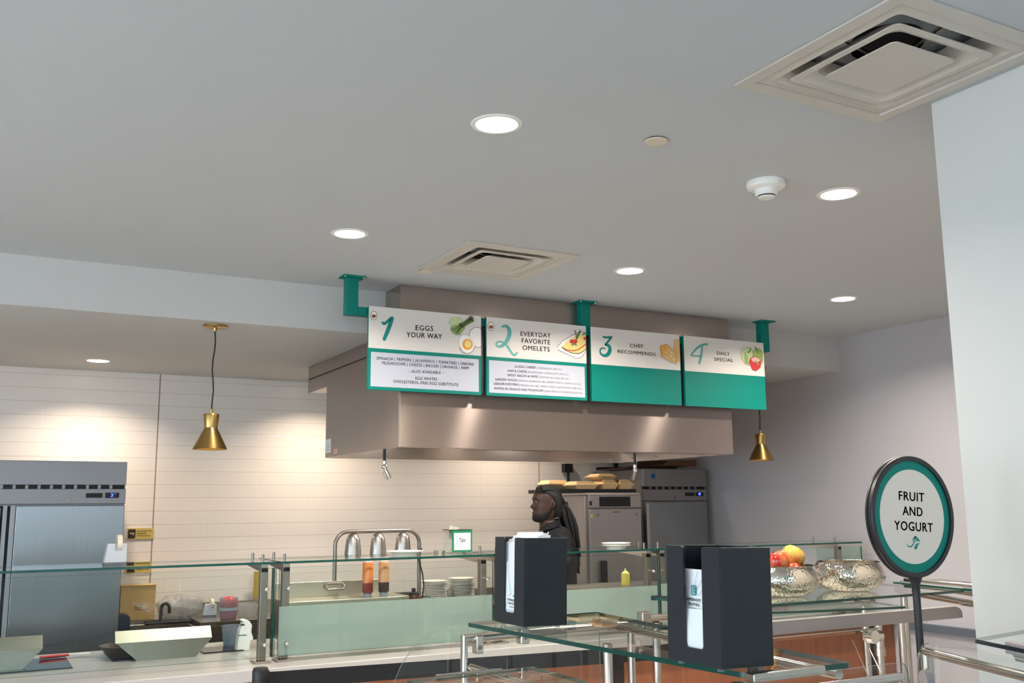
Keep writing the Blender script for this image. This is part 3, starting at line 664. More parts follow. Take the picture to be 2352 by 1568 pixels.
# ------------------------------------------------------------------ fridges
YFR = 7.05
def fridge(x0, x1, lab, splits, digit, depth=.83, logo=False):
    t = thing('reach_in_refrigerator', lab, 'refrigerator', ((x0+x1)/2, YFR+depth/2, 0), 'stainless reach-in refrigerators')
    obj('cabinet', MB().box(x0, x1, YFR+.055, YFR+depth, .13, 1.98), STEELV, t, bevel=.004)
    obj('top_panel', MB().box(x0, x1, YFR+.012, YFR+.055, 1.825, 1.98), STEELV, t, bevel=.003)
    obj('vent_slot', MB().box(x0+.01, x1-.01, YFR+.03, YFR+.055, 1.80, 1.825), RUBBER, t)
    n = int((x1-x0)/.072)
    mb = MB()
    for i in range(1, n): mb.box(x0+i*.072-.009, x0+i*.072+.009, YFR+.018, YFR+.03, 1.80, 1.825)
    obj('vent_grille', mb, STEELV, t)
    cp = obj('control_panel', MB().box(x0, x1, YFR+.008, YFR+.055, 1.702, 1.80), STEELV, t, bevel=.003)
    e = x1-.03
    obj('name_plate', MB().box(e-.215, e-.115, YFR+.003, YFR+.008, 1.742, 1.772), RUBBER, cp)
    dp = obj('display', MB().box(e-.098, e-.012, YFR+.003, YFR+.008, 1.74, 1.775), RUBBER, cp)
    dg = MB(); put_text(dg, digit, (e-.064, YFR+.0025, 1.748), (e-.049, YFR+.0025, 1.748), .021, bold=.02); put_text(dg, '°', (e-.04, YFR+.0025, 1.752), (e-.034, YFR+.0025, 1.752), .018)
    o = obj('digit', dg, mat('blue_led', (60, 90, 255), .5, emit=(70, 100, 255), estr=3) if 'blue_led' not in MATS else MATS['blue_led'], t)
    obj('lock', MB().tube([(e-.325, YFR+.008, 1.727), (e-.325, YFR-.002, 1.727)], .011, 14), STEELD, cp)
    if logo:
        obj('blue_emblem', MB().tube([(x0+.10, YFR+.012, 1.918), (x0+.10, YFR+.009, 1.918)], .028, 24), mat('emblem_blue', (52, 104, 150), .4), t)
        mb = MB(); put_text(mb, 'H', (x0+.088, YFR+.0085, 1.906), (x0+.112, YFR+.0085, 1.906), .024, bold=.02); obj('emblem_lettering', mb, WHITE, t)
    for (a, b, hs) in splits:
        d = obj('door', MB().box(a, b, YFR, YFR+.05, .18, 1.692), DOORST, t, bevel=.004)
        hx = a+.012 if hs < 0 else b-.012
        if hs: obj('handle', MB().box(hx-.016, hx+.016, YFR-.012, YFR, .2, 1.68), PULL, d, bevel=.004)
    for sx in (x0+.06, x1-.06):
        for yy in (YFR+.12, YFR+depth-.08): obj('caster', MB().tube([(sx-.015,yy,.05),(sx+.015,yy,.05)], .05, 16).box(sx-.02, sx+.02, yy-.02, yy+.02, .05, .131), RUBBER, t)
    return t
fridge(-.55, .912, 'two-door stainless refrigerator at the left edge against the tiles', [(-.54, .172, 1), (.262, .91, 0)], '3', logo=False)
fr = fridge(5.174, 5.866, 'single-door stainless refrigerator in the corner by the right wall', [(5.18, 5.86, -1)], '1', logo=True)
# left fridge door edges: two bright full-height pulls with dark recesses
L0 = [o for o in S.objects if o.name == 'reach_in_refrigerator'][0]
for (a, b, m_) in ((.172, .185, RUBBER), (.188, .212, PULL), (.214, .228, RUBBER), (.230, .258, PULL)):
    obj('door_edge_pull' if m_ is PULL else 'door_gap', MB().box(a, b, YFR+(.0 if m_ is PULL else .02), YFR+.05, .18, 1.692), m_, L0)

# ------------------------------------------------------------------ holding oven with takeout boxes
OX0, OX1, OY0, OY1 = 4.44, 4.985, 6.85, 7.62
t = thing('holding_oven', 'stainless holding oven with takeout boxes on top, left of the corner fridge', 'oven', ((OX0+OX1)/2, 7.25, 0))
obj('body', MB().box(OX0, OX1, OY0+.04, OY1, .15, 1.752), PANEL, t, bevel=.006)
obj('top_plate', MB().box(OX0-.004, OX1+.004, OY0+.02, OY1, 1.752, 1.768), STEELP, t)
obj('control_panel', MB().box(OX0+.02, OX1, OY0, OY0+.04, 1.645, 1.752), PANEL, t, bevel=.006)
obj('display_window', MB().box(OX0+.12, OX0+.43, OY0-.003, OY0, 1.655, 1.735), RUBBER, t)
obj('power_switch', MB().box(OX0+.022, OX0+.044, OY0-.004, OY0, 1.665, 1.70), RUBBER, t)
d = obj('door', MB().box(OX0+.025, OX1-.004, OY0, OY0+.04, .2, 1.636), PANEL, t, bevel=.004)
obj('handle', MB().box(OX0+.115, OX0+.155, OY0-.05, OY0, .98, 1.22), RUBBER, d, bevel=.008)
obj('latch', MB().box(OX0+.09, OX0+.115, OY0-.004, OY0, 1.575, 1.60), STEELD, d); obj('latch', MB().box(OX1-.065, OX1-.04, OY0-.004, OY0, 1.575, 1.60), STEELD, d)
obj('warning_sticker', MB().prism([(OX0+.03, OY0-.001, 1.57), (OX0+.055, OY0-.001, 1.57), (OX0+.0425, OY0-.001, 1.60)], (0, .001, 0)), mat('warn_yellow', (232, 190, 20), .5), d, label='yellow triangular warning sticker')
mb = MB(); mb.add([(OX0+.285+.04*cos(2*pi*k/20), OY0-.001, 1.61+.008*sin(2*pi*k/20)) for k in range(20)], [tuple(range(20))]); obj('maker_emblem', mb, mat('emblem_red', (128, 92, 84), .5), d)
for sx in (OX0+.06, OX1-.06):
    for yy in (OY0+.12, OY1-.08): obj('caster', MB().tube([(sx-.015,yy,.055),(sx+.015,yy,.055)], .055, 16).box(sx-.02, sx+.02, yy-.02, yy+.02, .055, .151), RUBBER, t)
def P7(x, y, Y=6.98): return at(x, y, Y=Y)
zt = 1.769
t = single('sheet_tray', MB().box(4.20, 4.97, 6.90, 7.40, zt, zt+.012).box(4.20, 4.97, 6.90, 6.905, zt+.012, zt+.03).box(4.20, 4.97, 7.395, 7.40, zt+.012, zt+.03).box(4.20, 4.205, 6.905, 7.395, zt+.012, zt+.03).box(4.965, 4.97, 6.905, 7.395, zt+.012, zt+.03), BLACK,
           'black sheet tray on top of the holding oven, under the takeout boxes', 'tray', (4.6, 7.1, zt))
def frustum(mb, x0, x1, y0, y1, z0, z1, ins, top=True):
    a = [(x0,y0,z0),(x1,y0,z0),(x1,y1,z0),(x0,y1,z0)]; i = ins
    b = [(x0+i,y0+i,z1),(x1-i,y0+i,z1),(x1-i,y1-i,z1),(x0+i,y1-i,z1)]
    mb.add(a+b, [(3,2,1,0),(4,5,6,7),(0,1,5,4),(1,2,6,5),(2,3,7,6),(3,0,4,7)])
def clam(x0, x1, y0, z0, lab, h=.032):
    w = x1-x0; y1 = y0+.2
    t = thing('takeout_box', lab, 'takeout box', ((x0+x1)/2, y0+.1, z0), 'kraft takeout boxes on the holding oven')
    mb = MB(); frustum(mb, x0+.0, x1, y0, y1, z0+h, z0, .018); obj('base', mb, KRAFT, t)
    obj('rim', MB().box(x0-.008, x1+.008, y0-.008, y1+.008, z0+h, z0+h+.005), KRAFT, t)
    mb = MB(); frustum(mb, x0, x1, y0, y1, z0+h+.005, z0+h*2+.005, .028); obj('lid', mb, KRAFT, t, bevel=.004)
    return t
zt2 = zt+.032
def cx(p, Y): return at(p, 1110, Y=Y).x
clam(cx(1284, 6.95), cx(1334, 6.95), 7.12, zt+.035, 'leftmost kraft takeout box on the oven, lid slightly raised', .034)
clam(cx(1322, 6.92), cx(1372, 6.92), 6.915, zt+.03, 'low kraft takeout box in front of the leftmost one on the oven', .03)
clam(cx(1384, 6.92), cx(1420, 6.92), 6.915, zt+.03, 'lower kraft takeout box in the taller stack on the oven, left front', .038)
clam(cx(1422, 6.92), cx(1455, 6.92), 6.915, zt+.03, 'kraft takeout box at the right end of the oven top', .038)
clam(cx(1378, 6.95), cx(1420, 6.95), 6.97, zt+.03+.082, 'topmost kraft takeout box of the taller stack on the oven', .022)
for (x0, x1, y0, y1, z0, h, lab, c) in ((5.03, 5.60, 7.14, 7.6, 1.981, .03, 'flat dark brown cardboard tray on top of the corner fridge', (70, 44, 36)), (5.42, 5.80, 7.10, 7.5, 2.012, .055, 'folded brown cardboard box on top of the corner fridge', (104, 68, 50))):
    mb = MB().box(x0, x1, y0, y1, z0, z0+.008).prism([(x0, y0, z0+.008), (x1, y0, z0+.008), (x1-.05, y0-.05, z0+h), (x0+.04, y0-.04, z0+h*.8)], (0, .006, 0)).prism([(x0, y1, z0+.008), (x1, y1, z0+.008), (x1, y1-.02, z0+h*1.2), (x0, y1-.02, z0+h)], (0, .006, 0)).box(x1-.01, x1, y0, y1, z0+.008, z0+h)
    single('cardboard_tray', mb, mat('brown_card', c, .85), lab, 'cardboard', ((x0+x1)/2, (y0+y1)/2, z0))

# ------------------------------------------------------------------ wall signs
for (a, b, lab) in (((292,1213),(351,1237),'upper yellow hand-washing sign on the tiles beside the left fridge'), ((290,1291),(346,1315),'lower yellow sign on the tiles behind the glass shelf')):
    p0 = at(*a, Y=7.915); p1 = at(*b, Y=7.915); x0, x1, z0, z1 = p0.x, p1.x, p1.z, p0.z
    t = thing('wall_sign', lab, 'sign', ((x0+x1)/2, 7.915, z0), 'yellow notices on the tiles')
    obj('plate', MB().box(x0, x1, 7.912, 7.919, z0, z1), mat('notice_yellow', (200, 176, 92), .5) if 'notice_yellow' not in MATS else MATS['notice_yellow'], t)
    pic = obj('pictogram', MB().box(x0+.008, x0+.06, 7.9105, 7.912, z0+.008, z1-.008), INK, t)
    mb = MB().box(x0+.02, x0+.05, 7.9098, 7.9105, z0+.04, z0+.048).box(x0+.042, x0+.05, 7.9098, 7.9105, z0+.03, z0+.04).lathe([(0,0),(.012,0)], (x0+.03,7.9098,z0+.02), 10)
    obj('hand_symbol', mb, MATS['notice_yellow'], pic)
    mb = MB()
    for i, s_ in enumerate(('EMPLOYEES MUST WASH', 'HANDS BEFORE', 'RETURNING TO WORK')): put_text(mb, s_, (x0+.068, 7.9105, z1-.026-i*.017), (x0+.068+(.105, .07, .095)[i], 7.9105, z1-.026-i*.017), .009, bold=.01)
    obj('lettering', mb, INK, t)

# ------------------------------------------------------------------ back work table, sink and what stands there
t = thing('work_table', 'stainless work table along the tiled wall behind the counter', 'table', (2.85, 7.55, 0))
obj('top', MB().box(1.47, 4.25, 7.24, 7.9, .85, .885), STEELP, t, bevel=.003)
obj('backsplash', MB().box(1.47, 4.25, 7.88, 7.915, .885, .96), STEELP, t)
obj('undershelf', MB().box(1.55, 4.2, 7.3, 7.88, .28, .30), STEELD, t)
for x in (1.53, 2.85, 4.19):
    for y in (7.3, 7.84): obj('leg', MB().tube([(x,y,0),(x,y,.85)], .02, 12), STEELP, t)
t = thing('hand_sink', 'stainless hand sink with a black gooseneck faucet beside the left fridge', 'sink', (1.19, 7.6, 0))
obj('basin', MB().box(.95, 1.44, 7.22, 7.24, .70, .86).box(.95, 1.44, 7.56, 7.9, .70, .86).box(.95, .97, 7.24, 7.56, .70, .86).box(1.42, 1.44, 7.24, 7.56, .70, .86).box(.97, 1.42, 7.24, 7.56, .70, .72), STEELP, t, bevel=.003)
obj('ledge', MB().box(.93, 1.46, 7.58, 7.9, .86, .885), STEELP, t)
obj('pedestal', MB().box(1.0, 1.40, 7.30, 7.85, 0, .70), STEELD, t)
p = at(368, 1430, Y=7.53); x = p.x
obj('faucet', MB().tube([(x,7.53,.86),(x,7.53,.96)]+[(x+.03-.03*cos(a),7.53-.0*sin(a),.96+.04*sin(a)) for a in [pi*q/8 for q in range(1,8)]]+[(x+.06,7.53,.93)], .012, 10), BLACK, t)
obj('faucet_lever', MB().tube([(x-.10,7.53,.868),(x+.2,7.53,.868)], .012, 8), BLACK, t)
p = at(318, 1420, Y=7.62)
t = thing('cardboard_box', 'tan cardboard box with a printed label standing behind the sink', 'box', (p.x, 7.7, .885))
x0, x1 = at(276, 1380, Y=7.62).x, at(357, 1380, Y=7.62).x; z1 = at(318, 1345, Y=7.62).z
obj('carton', MB().box(x0, x1, 7.62, 7.84, .885, z1), CARD, t, bevel=.003)
obj('top_flap', MB().box(x0+.0, x1+.002, 7.615, 7.73, z1, z1+.004), CARD, t)
mb = MB()
for i in range(4): mb.box(x0+.10, x0+.10+(.06,.05,.055,.09)[i], 7.6185, 7.62, .95+.045-i*.013, .955+.045-i*.013)
obj('printed_lettering', mb, mat('print_brown', (130, 96, 60), .8), t)
def lumpy(c, rx, ry, rz, seed, amp):
    rnd = random.Random(seed); ph = [rnd.uniform(0, 6.28) for _ in range(12)]; mb = MB(); mb.ball((0,0,0), 1, 1, 1, 40)
    out = []
    for v in mb.v:
        x, y, z = v; f = 1+amp*(sin(5*x+ph[0])*cos(4*y+ph[1])+.7*sin(7*z+ph[2]+3*x)+.6*cos(9*x+6*y+ph[3]))
        out.append((c[0]+x*rx*f, c[1]+y*ry*f, c[2]+max(-1, z*f)*rz))
    mb.v = out; return mb
p = at(418, 1418, Y=7.66); x0, x1 = at(360, 1390, Y=7.66).x, at(470, 1390, Y=7.66).x; zz = at(420, 1366, Y=7.66).z
t = thing('plastic_bag', 'clear plastic bag of lids lying between the box and the red tub', 'plastic bag', ((x0+x1)/2, 7.72, .885))
hz = (zz-.885)/2
obj('bag_film', lumpy(((x0+x1)/2, 7.72, .885+hz), (x1-x0)/2, .11, hz, 3, .09), CLOUDY, t)
mb = MB()
rnd = random.Random(5)
for i in range(9):
    q = (x0+.07+rnd.random()*(x1-x0-.14), 7.69+rnd.random()*.06, .90+rnd.random()*hz*1.1); a = rnd.random()*pi
    mb.tube([q, (q[0]+.006*cos(a), q[1]-.01, q[2]+.004)], .038, 18)
obj('lids', mb, CLOUDY, t)['kind'] = 'stuff'
def tape_disp(x, y, z, lab, s=1.0):
    t = thing('tape_dispenser', lab, 'tape dispenser', (x, y, z), 'desktop tape dispensers')
    mb = MB(); a, b, h = .062*s, .046*s, .105*s
    mb.add([(x-a,y-.035*s,z+.01*s),(x+a*.75,y-.035*s,z+.01*s),(x+a*.75,y+.035*s,z+.01*s),(x-a,y+.035*s,z+.01*s),(x-b,y-.03*s,z+h),(x+a*.75,y-.03*s,z+h),(x+a*.75,y+.03*s,z+h),(x-b,y+.03*s,z+h)], [(3,2,1,0),(4,5,6,7),(0,1,5,4),(1,2,6,5),(2,3,7,6),(3,0,4,7)])
    obj('body', mb, mat('dispenser_grey', (186, 188, 194), .5) if 'dispenser_grey' not in MATS else MATS['dispenser_grey'], t, bevel=.005*s)
    obj('foot', MB().box(x-a*.98, x+a*.73, y-.034*s, y+.034*s, z, z+.01*s), mat('dispenser_foot', (96, 100, 108), .6) if 'dispenser_foot' not in MATS else MATS['dispenser_foot'], t)
    mb = MB(); n = 28; R1, R0 = .046*s, .030*s; cz = z+h-.002*s; vs = []
    for xx in (x+.022*s, x-.002*s):
        for R in (R1, R0): vs += [(xx, y+R*cos(2*pi*k/n), cz+R*sin(2*pi*k/n)) for k in range(n)]
    fs = []
    for k in range(n):
        j = (k+1) % n; fs += [(k, j, 2*n+j, 2*n+k), (n+j, n+k, 3*n+k, 3*n+j), (j, k, n+k, n+j), (2*n+k, 2*n+j, 3*n+j, 3*n+k)]
    mb.add(vs, fs, 0, True); obj('tape_roll', mb, CREAM, t)
    return t
p = at(266, 1296, Z=1.386); tape_disp(p.x, p.y, 1.386, 'pale grey tape dispenser standing on the glass shelf by the left fridge', 1.0)
p = at(483, 1405, Y=7.6); tape_disp(p.x, 7.6, .885, 'grey tape dispenser on the back table between the plastic bag and the red tub', .85)
p = at(524, 1424, Y=7.33)
t = thing('red_tub', 'clear tub with red contents and a white label band on the back table', 'food tub', (p.x, 7.33, .885))
REDP = mat('red_plastic', (206, 52, 56), .35)
obj('lower_contents', MB().lathe([(0, .886), (.052, .886), (.058, .945), (0, .945)], (p.x,7.33,0), 28), REDP, t)
obj('label_band', MB().lathe([(.061, .948), (.062, .965), (.0, .965)], (p.x,7.33,0), 28), PAPER, t)
obj('upper_contents', MB().lathe([(0, .967), (.052, .967), (.058, .99), (.052, 1.02), (.03, 1.04), (0, 1.045)], (p.x,7.33,0), 28), REDP, t)
obj('clear_shell', MB().lathe([(.055, .8855), (.064, .95), (.066, 1.035)], (p.x,7.33,0), 28), CLEARP, t)
for i, (px_, py_, lab) in enumerate(((570, 1420, 'front one of two cloudy plastic tubs at the right end of the back shelf view'), (566, 1398, 'rear cloudy plastic tub tilted behind the front one'))):
    p = at(px_, 1422, Y=7.4+.16*i)
    single('cloudy_tub', MB().lathe([(0, 0), (.05, 0), (.062, .085), (.065, .085), (.052, .004)], (p.x, 7.4+.16*i, .886), 24), CLOUDY, lab, 'food tub', (p.x, 7.4+.16*i, .886), 'cloudy tubs on the back table')
p0 = at(584, 1312, Y=7.86); p1 = at(606, 1412, Y=7.86)
single('yellow_slab', MB().box(p0.x, p1.x, 7.85, 7.865, .97, p0.z), OLIVE, 'narrow yellow slab standing upright against the tiles behind the glass posts', 'cutting board', ((p0.x+p1.x)/2, 7.857, .97), bevel=.003)  # plain slab for a yellowish shape of unknown identity
NAVY = mat('navy_plastic', (24, 36, 54), .35)
p = at(285, 1425, Y=7.25)
prof = [(p.x-.04, 7.245, .861), (p.x+.04, 7.245, .861), (p.x+.04, 7.245, .93)]+[(p.x+.04*cos(a), 7.245, .93+.04*sin(a)) for a in [pi*q/10 for q in range(1,10)]]+[(p.x-.04, 7.245, .93)]
single('soap_dispenser', MB().prism(prof, (0, .10, 0)), NAVY, 'dark navy round-topped dispenser between the left fridge and the sink', 'dispenser', (p.x, 7.29, .861), bevel=.006)

# plates stacked on the back table: every plate is its own thing
def plate_mesh(r):
    return MB().lathe([(0, .004), (r*.55, .004), (r*.60, .0), (r*.64, .0), (r*.66, .006), (r*.97, .019), (r, .021), (r*.98, .023), (r*.66, .010), (r*.58, .007), (0, .007)], (0,0,0), 40)
def plate(x, y, z, r, lab, grp):
    return single('dinner_plate', MB().add(*(lambda m: ([(v[0]+x, v[1]+y, v[2]+z) for v in m.v], m.f))(plate_mesh(r)), 0, True), PORCELAIN, lab, 'plate', (x, y, z), grp)
for (pxc, n, Yp, lab, g) in ((1060, 15, 7.58, 'white plate in the fuller stack nearer the glass post on the back table', 'plates in the right stack'), (997, 14, 7.58, 'white plate in the stack beside the heat lamp cord on the back table', 'plates in the left stack')):
    p = at(pxc, 1360, Y=Yp); o = None
    for i in range(n):
        z = .886+i*.0122
        if o is None: o = plate(p.x, Yp, z, .112, lab, g)
        else:
            c = o.copy(); COL.objects.link(c); c.location = (p.x+random.uniform(-.003,.003), Yp+random.uniform(-.003,.003), z); c['label'] = lab; c['group'] = g
            if i == n-1: c['label'] = ('topmost plate of the right plate stack on the back table' if pxc == 1060 else 'topmost plate of the left plate stack on the back table')

# ------------------------------------------------------------------ omelet counter
ZC = .87
t = thing('omelet_counter', 'long white quartz serving counter with a wood front below the menu boards', 'counter', (2.6, 5.65, 0))
obj('countertop', MB().box(-1.3, 5.965, 5.09, 6.24, .81, ZC), QUARTZ, t, bevel=.004)
edges = [-1.3, .6, 1.9, at(1400,1530,Y=5.15).x, at(1430,1530,Y=5.15).x, 4.4, at(1986,1500,Y=5.15).x, at(2014,1500,Y=5.15).x, 5.965]
for i in range(len(edges)-1):
    dk = i in (3, 6)
    if dk: obj('dark_pilaster', MB().box(edges[i], edges[i+1], 5.135, 5.17, 0, .81), SIGNBLK, t)
    else: obj('wood_panel', MB().box(edges[i]+.001, edges[i+1]-.001, 5.15, 5.17, 0, .81), WOODM, t)
obj('carcass', MB().box(-1.29, 5.96, 5.17, 6.2, 0, .81), DARK, t)

SH = 1.385
def knob(x, z): return MB().tube([(x, 5.236, z), (x, 5.29, z)], .006, 8).ball((x, 5.236, z), .011, .008, .011, 14)
def bay(x0, x1, lab, frost, px_posts, fin=False, fz=1.152):
    t = thing('sneeze_guard', lab, 'sneeze guard', ((x0+x1)/2, 5.4, ZC), 'glass sneeze guards on the omelet counter')
    obj('front_glass', MB().box(x0, x1, 5.25, 5.26, .902, 1.352), GLASS, t)
    mb = MB(); e = .0006
    mb.box(x0-e, x0, 5.25, 5.26, .902, 1.352).box(x1, x1+e, 5.25, 5.26, .902, 1.352).box(x0, x1, 5.25, 5.26, .902-e, .902).box(x0, x1, 5.25, 5.26, 1.352, 1.352+e)
    obj('polished_edge', mb, GEDGE, t)
    if frost: obj('frosted_band', MB().box(x0+.001, x1-.001, 5.2605, 5.2612, .903, fz), FROST, t)
    obj('shelf_glass', MB().box(x0, x1, 5.242, 5.70, SH-.012, SH), GLASS, t)
    mb = MB().box(x0, x1, 5.241, 5.242, SH-.012, SH).box(x0, x1, 5.70, 5.701, SH-.012, SH).box(x0-e, x0, 5.242, 5.70, SH-.012, SH).box(x1, x1+e, 5.242, 5.70, SH-.012, SH)
    obj('shelf_edge', mb, GEDGE, t)
    for x in px_posts:
        po = obj('post', MB().box(x-.02, x+.02, 5.29, 5.33, ZC+.011, 1.355), STEELD, t, bevel=.003)
        obj('base_plate', MB().box(x-.042, x+.042, 5.255, 5.37, ZC, ZC+.011), STEELP, po, bevel=.003)
        obj('shelf_arm', MB().prism([(x-.018, 5.29, 1.33), (x-.018, 5.29, SH-.0125), (x-.018, 5.62, SH-.0125), (x-.018, 5.62, 1.355)], (.036, 0, 0)), STEELP, po)
        for z in (1.245, .965): obj('standoff', knob(x, z), CHROME, po)
        for yy in (5.335, 5.55): obj('shelf_pin', MB().tube([(x, yy, SH), (x, yy, SH+.036)], .0075, 12), STEELD, po)
    if fin: obj('end_fin', MB().box(x1-.014, x1-.004, 5.26, 5.288, .902, 1.352), GEDGE, t)
    return t
bay(-1.28, 1.447, 'clear left sneeze guard bay in front of the steel induction shields', False, (-1.2, 1.395), True)
bay(1.466, 2.735, 'half-frosted sneeze guard bay in front of the sauce bottles and heat lamp', True, (1.512, 2.692))
bay(2.752, 3.938, 'half-frosted sneeze guard bay in front of the cook and mustard bottle', True, (2.80, 3.893))
t = bay(3.955, 5.80, 'right-hand sneeze guard bay ending at the right wall', True, (4.005, 5.62), fz=1.16)
obj('end_glass', MB().box(5.802, 5.812, 5.25, 5.70, .902, 1.345), FROST, t)

# things on the shelf
p = at(930, 1269, Y=5.52); plate(p.x, 5.52, SH+.0005, .113, 'single white plate on the glass shelf in front of the heat lamp', 'plates on the glass shelf')
p = at(1415, 1251, Y=5.45); plate(p.x, 5.45, SH+.0005, .098, 'lower of two white plates on the glass shelf below the holding oven', 'plates on the glass shelf')
plate(p.x, 5.45, SH+.0135, .098, 'upper of two white plates on the glass shelf below the holding oven', 'plates on the glass shelf')
p = at(994, 1270, Z=SH); single('steel_dish', MB().lathe([(0, 0), (.030, 0), (.036, .018), (.033, .018), (.028, .004), (0, .004)], (p.x, 5.5, SH+.0005), 24), CHROME, 'tiny shiny steel dish on the glass shelf between the plate and the tips box', 'dish', (p.x, 5.5, SH))
fx0, fx1 = at(1039, 1240, Y=5.47).x, at(1084.5, 1240, Y=5.47).x; tz = at(1060, 1217.5, Y=5.47).z; dpt = .16
t = thing('tips_box', 'clear acrylic tips box with a green framed sign on the glass shelf', 'tip box', ((fx0+fx1)/2, 5.55, SH))
e = .003
obj('acrylic_wall', MB().box(fx0-.0, fx0+e, 5.475, 5.445+dpt, SH+.001, tz), GLASSC, t); obj('acrylic_wall', MB().box(fx1-e, fx1, 5.475, 5.445+dpt, SH+.001, tz), GLASSC, t)
obj('acrylic_wall', MB().box(fx0, fx1, 5.442+dpt, 5.445+dpt, SH+.001, tz), GLASSC, t); obj('acrylic_floor', MB().box(fx0, fx1, 5.475, 5.445+dpt, SH+.0005, SH+.004), GLASSC, t)
lid_ = obj('lid', MB().box(fx0-.002, fx1+.002, 5.47, 5.448+dpt, tz, tz+.004), BLACK, t)
GREEN = mat('sign_green', (20, 130, 88), .5)
sg = obj('sign_frame', MB().box(fx0, fx1, 5.47, 5.474, SH+.008, tz), GREEN, t)
obj('sign_paper', MB().box(fx0+.011, fx1-.011, 5.4688, 5.47, SH+.019, tz-.015), PAPER, sg)
mb = MB(); cxx = (fx0+fx1)/2; put_text(mb, 'Tips', (cxx-.02, 5.4684, SH+.068), (cxx+.02, 5.4684, SH+.068), .022, bold=.02, shear=.3); put_text(mb, 'thank you', (cxx-.013, 5.4684, SH+.05), (cxx+.013, 5.4684, SH+.05), .004)
obj('lettering', mb, INK, sg)
BILL = mat('banknote', (196, 200, 176), .8)
for (dx, sh_, lab) in ((-.02, .03, 'left banknote sticking out of the tips box lid'), (.012, .022, 'right banknote sticking out of the tips box lid')):
    x = fx0+.04+dx
    single('banknote', MB().prism([(x-.018, 5.53, tz-.05), (x+.015, 5.535, tz-.055), (x+.03, 5.55, tz+sh_*.7), (x-.004, 5.545, tz+sh_)], (0, .0015, 0)), BILL, lab, 'banknote', (x, 5.54, tz-.05), 'banknotes in the tips box')

# heat lamp
YL = 6.1
xa, xb = at(770, 1240, Y=YL).x, at(963, 1240, Y=YL).x; ztop = at(865, 1219, Y=YL).z; R = .085
t = thing('heat_lamp', 'arched steel heat lamp stand with three bell shades behind the sauce bottles', 'heat lamp', ((xa+xb)/2, YL, ZC))
path = [(xa, YL, ZC+.01), (xa, YL, ztop-R)]+[(xa+R-R*cos(a), YL, ztop-R+R*sin(a)) for a in [pi/2*q/6 for q in range(1,7)]]+[(xb-R+R*sin(a), YL, ztop-R+R*cos(a)) for a in [pi/2*q/6 for q in range(0,6)]]+[(xb, YL, ztop-R), (xb, YL, ZC+.01)]
obj('arch_frame', MB().tube(path, .0125, 12), STEELD, t)
for x in (xa, xb): obj('foot', MB().box(x-.03, x+.03, YL-.13, YL+.13, ZC, ZC+.012), STEELD, t, bevel=.003)
for pxs in (811, 868.5, 925):
    x = at(pxs, 1240, Y=YL).x; z0 = ztop-.012
    sh = obj('lamp_shade', MB().lathe([(0, z0), (.018, z0-.002), (.034, z0-.014), (.044, z0-.038), (.049, z0-.075), (.053, z0-.115), (.0565, z0-.152), (.054, z0-.152)], (x,YL,0), 36), LAMPST, t)
    mb = MB()
    for a in (-.42, .42):
        for i in range(6):
            zz = z0-.04-.011*i; r = .0452+.0098*i*.11
            mb.ball((x+r*sin(a-.3)*1.005, YL-r*cos(a-.3)*1.005, zz), .0018, n=6)
    obj('vent_hole_pattern', mb, RUBBER, sh)
    obj('bulb', MB().ball((x, YL, z0-.11), .03, n=16), mat('heat_bulb', (230, 200, 180), .4) if 'heat_bulb' not in MATS else MATS['heat_bulb'], t)
x = xb
obj('power_cord', MB().tube([(x+.016,YL-.01,ztop-.12),(x-.012,YL-.016,ztop-.15),(x-.014,YL-.016,ztop-.18),(x+.016,YL-.02,ztop-.28),(x+.026,YL-.02,ztop-.36),(x+.02,YL-.02,ztop-.40),(x+.018,YL+.03,ZC+.06),(x+.05,YL+.08,ZC+.006)], .0045, 8), BLACK, t)

# steel prep unit, bottles, jars
t = thing('prep_rail', 'stainless countertop prep rail with an upright lid behind the frosted glass', 'prep rail', (2.0, 5.9, ZC))
fx = (at(660, 1383, Y=5.72).x, at(940, 1368, Y=5.72).x); zt = at(800, 1375, Y=5.72).z
obj('body', MB().box(fx[0], fx[1], 5.72, 6.03, ZC+.03, zt), STEELB, t, bevel=.004)
for sx in (fx[0]+.04, fx[1]-.04):
    for yy in (5.76, 5.99): obj('foot', MB().tube([(sx,yy,ZC),(sx,yy,ZC+.031)], .015, 12), RUBBER, t)
lx1 = at(872, 1340, Y=6.02).x; lz = at(760, 1334, Y=6.02).z
ld = obj('lid', MB().box(fx[0]+.01, lx1, 6.02, 6.03, zt, lz), STEELB, t, bevel=.002)
hx0, hx1 = at(748, 1345, Y=6.0).x, at(792, 1345, Y=6.0).x; hzz = at(770, 1346, Y=6.0).z
hp = [(hx0+.014,6.012,hzz+.018),(hx1-.014,6.012,hzz+.018),(hx1,6.0,hzz),(hx1-.014,6.0,hzz-.018),(hx0+.014,6.0,hzz-.018),(hx0,6.0,hzz)]
obj('handle', MB().tube(hp, .007, 8, closed=True), STEELD, ld)
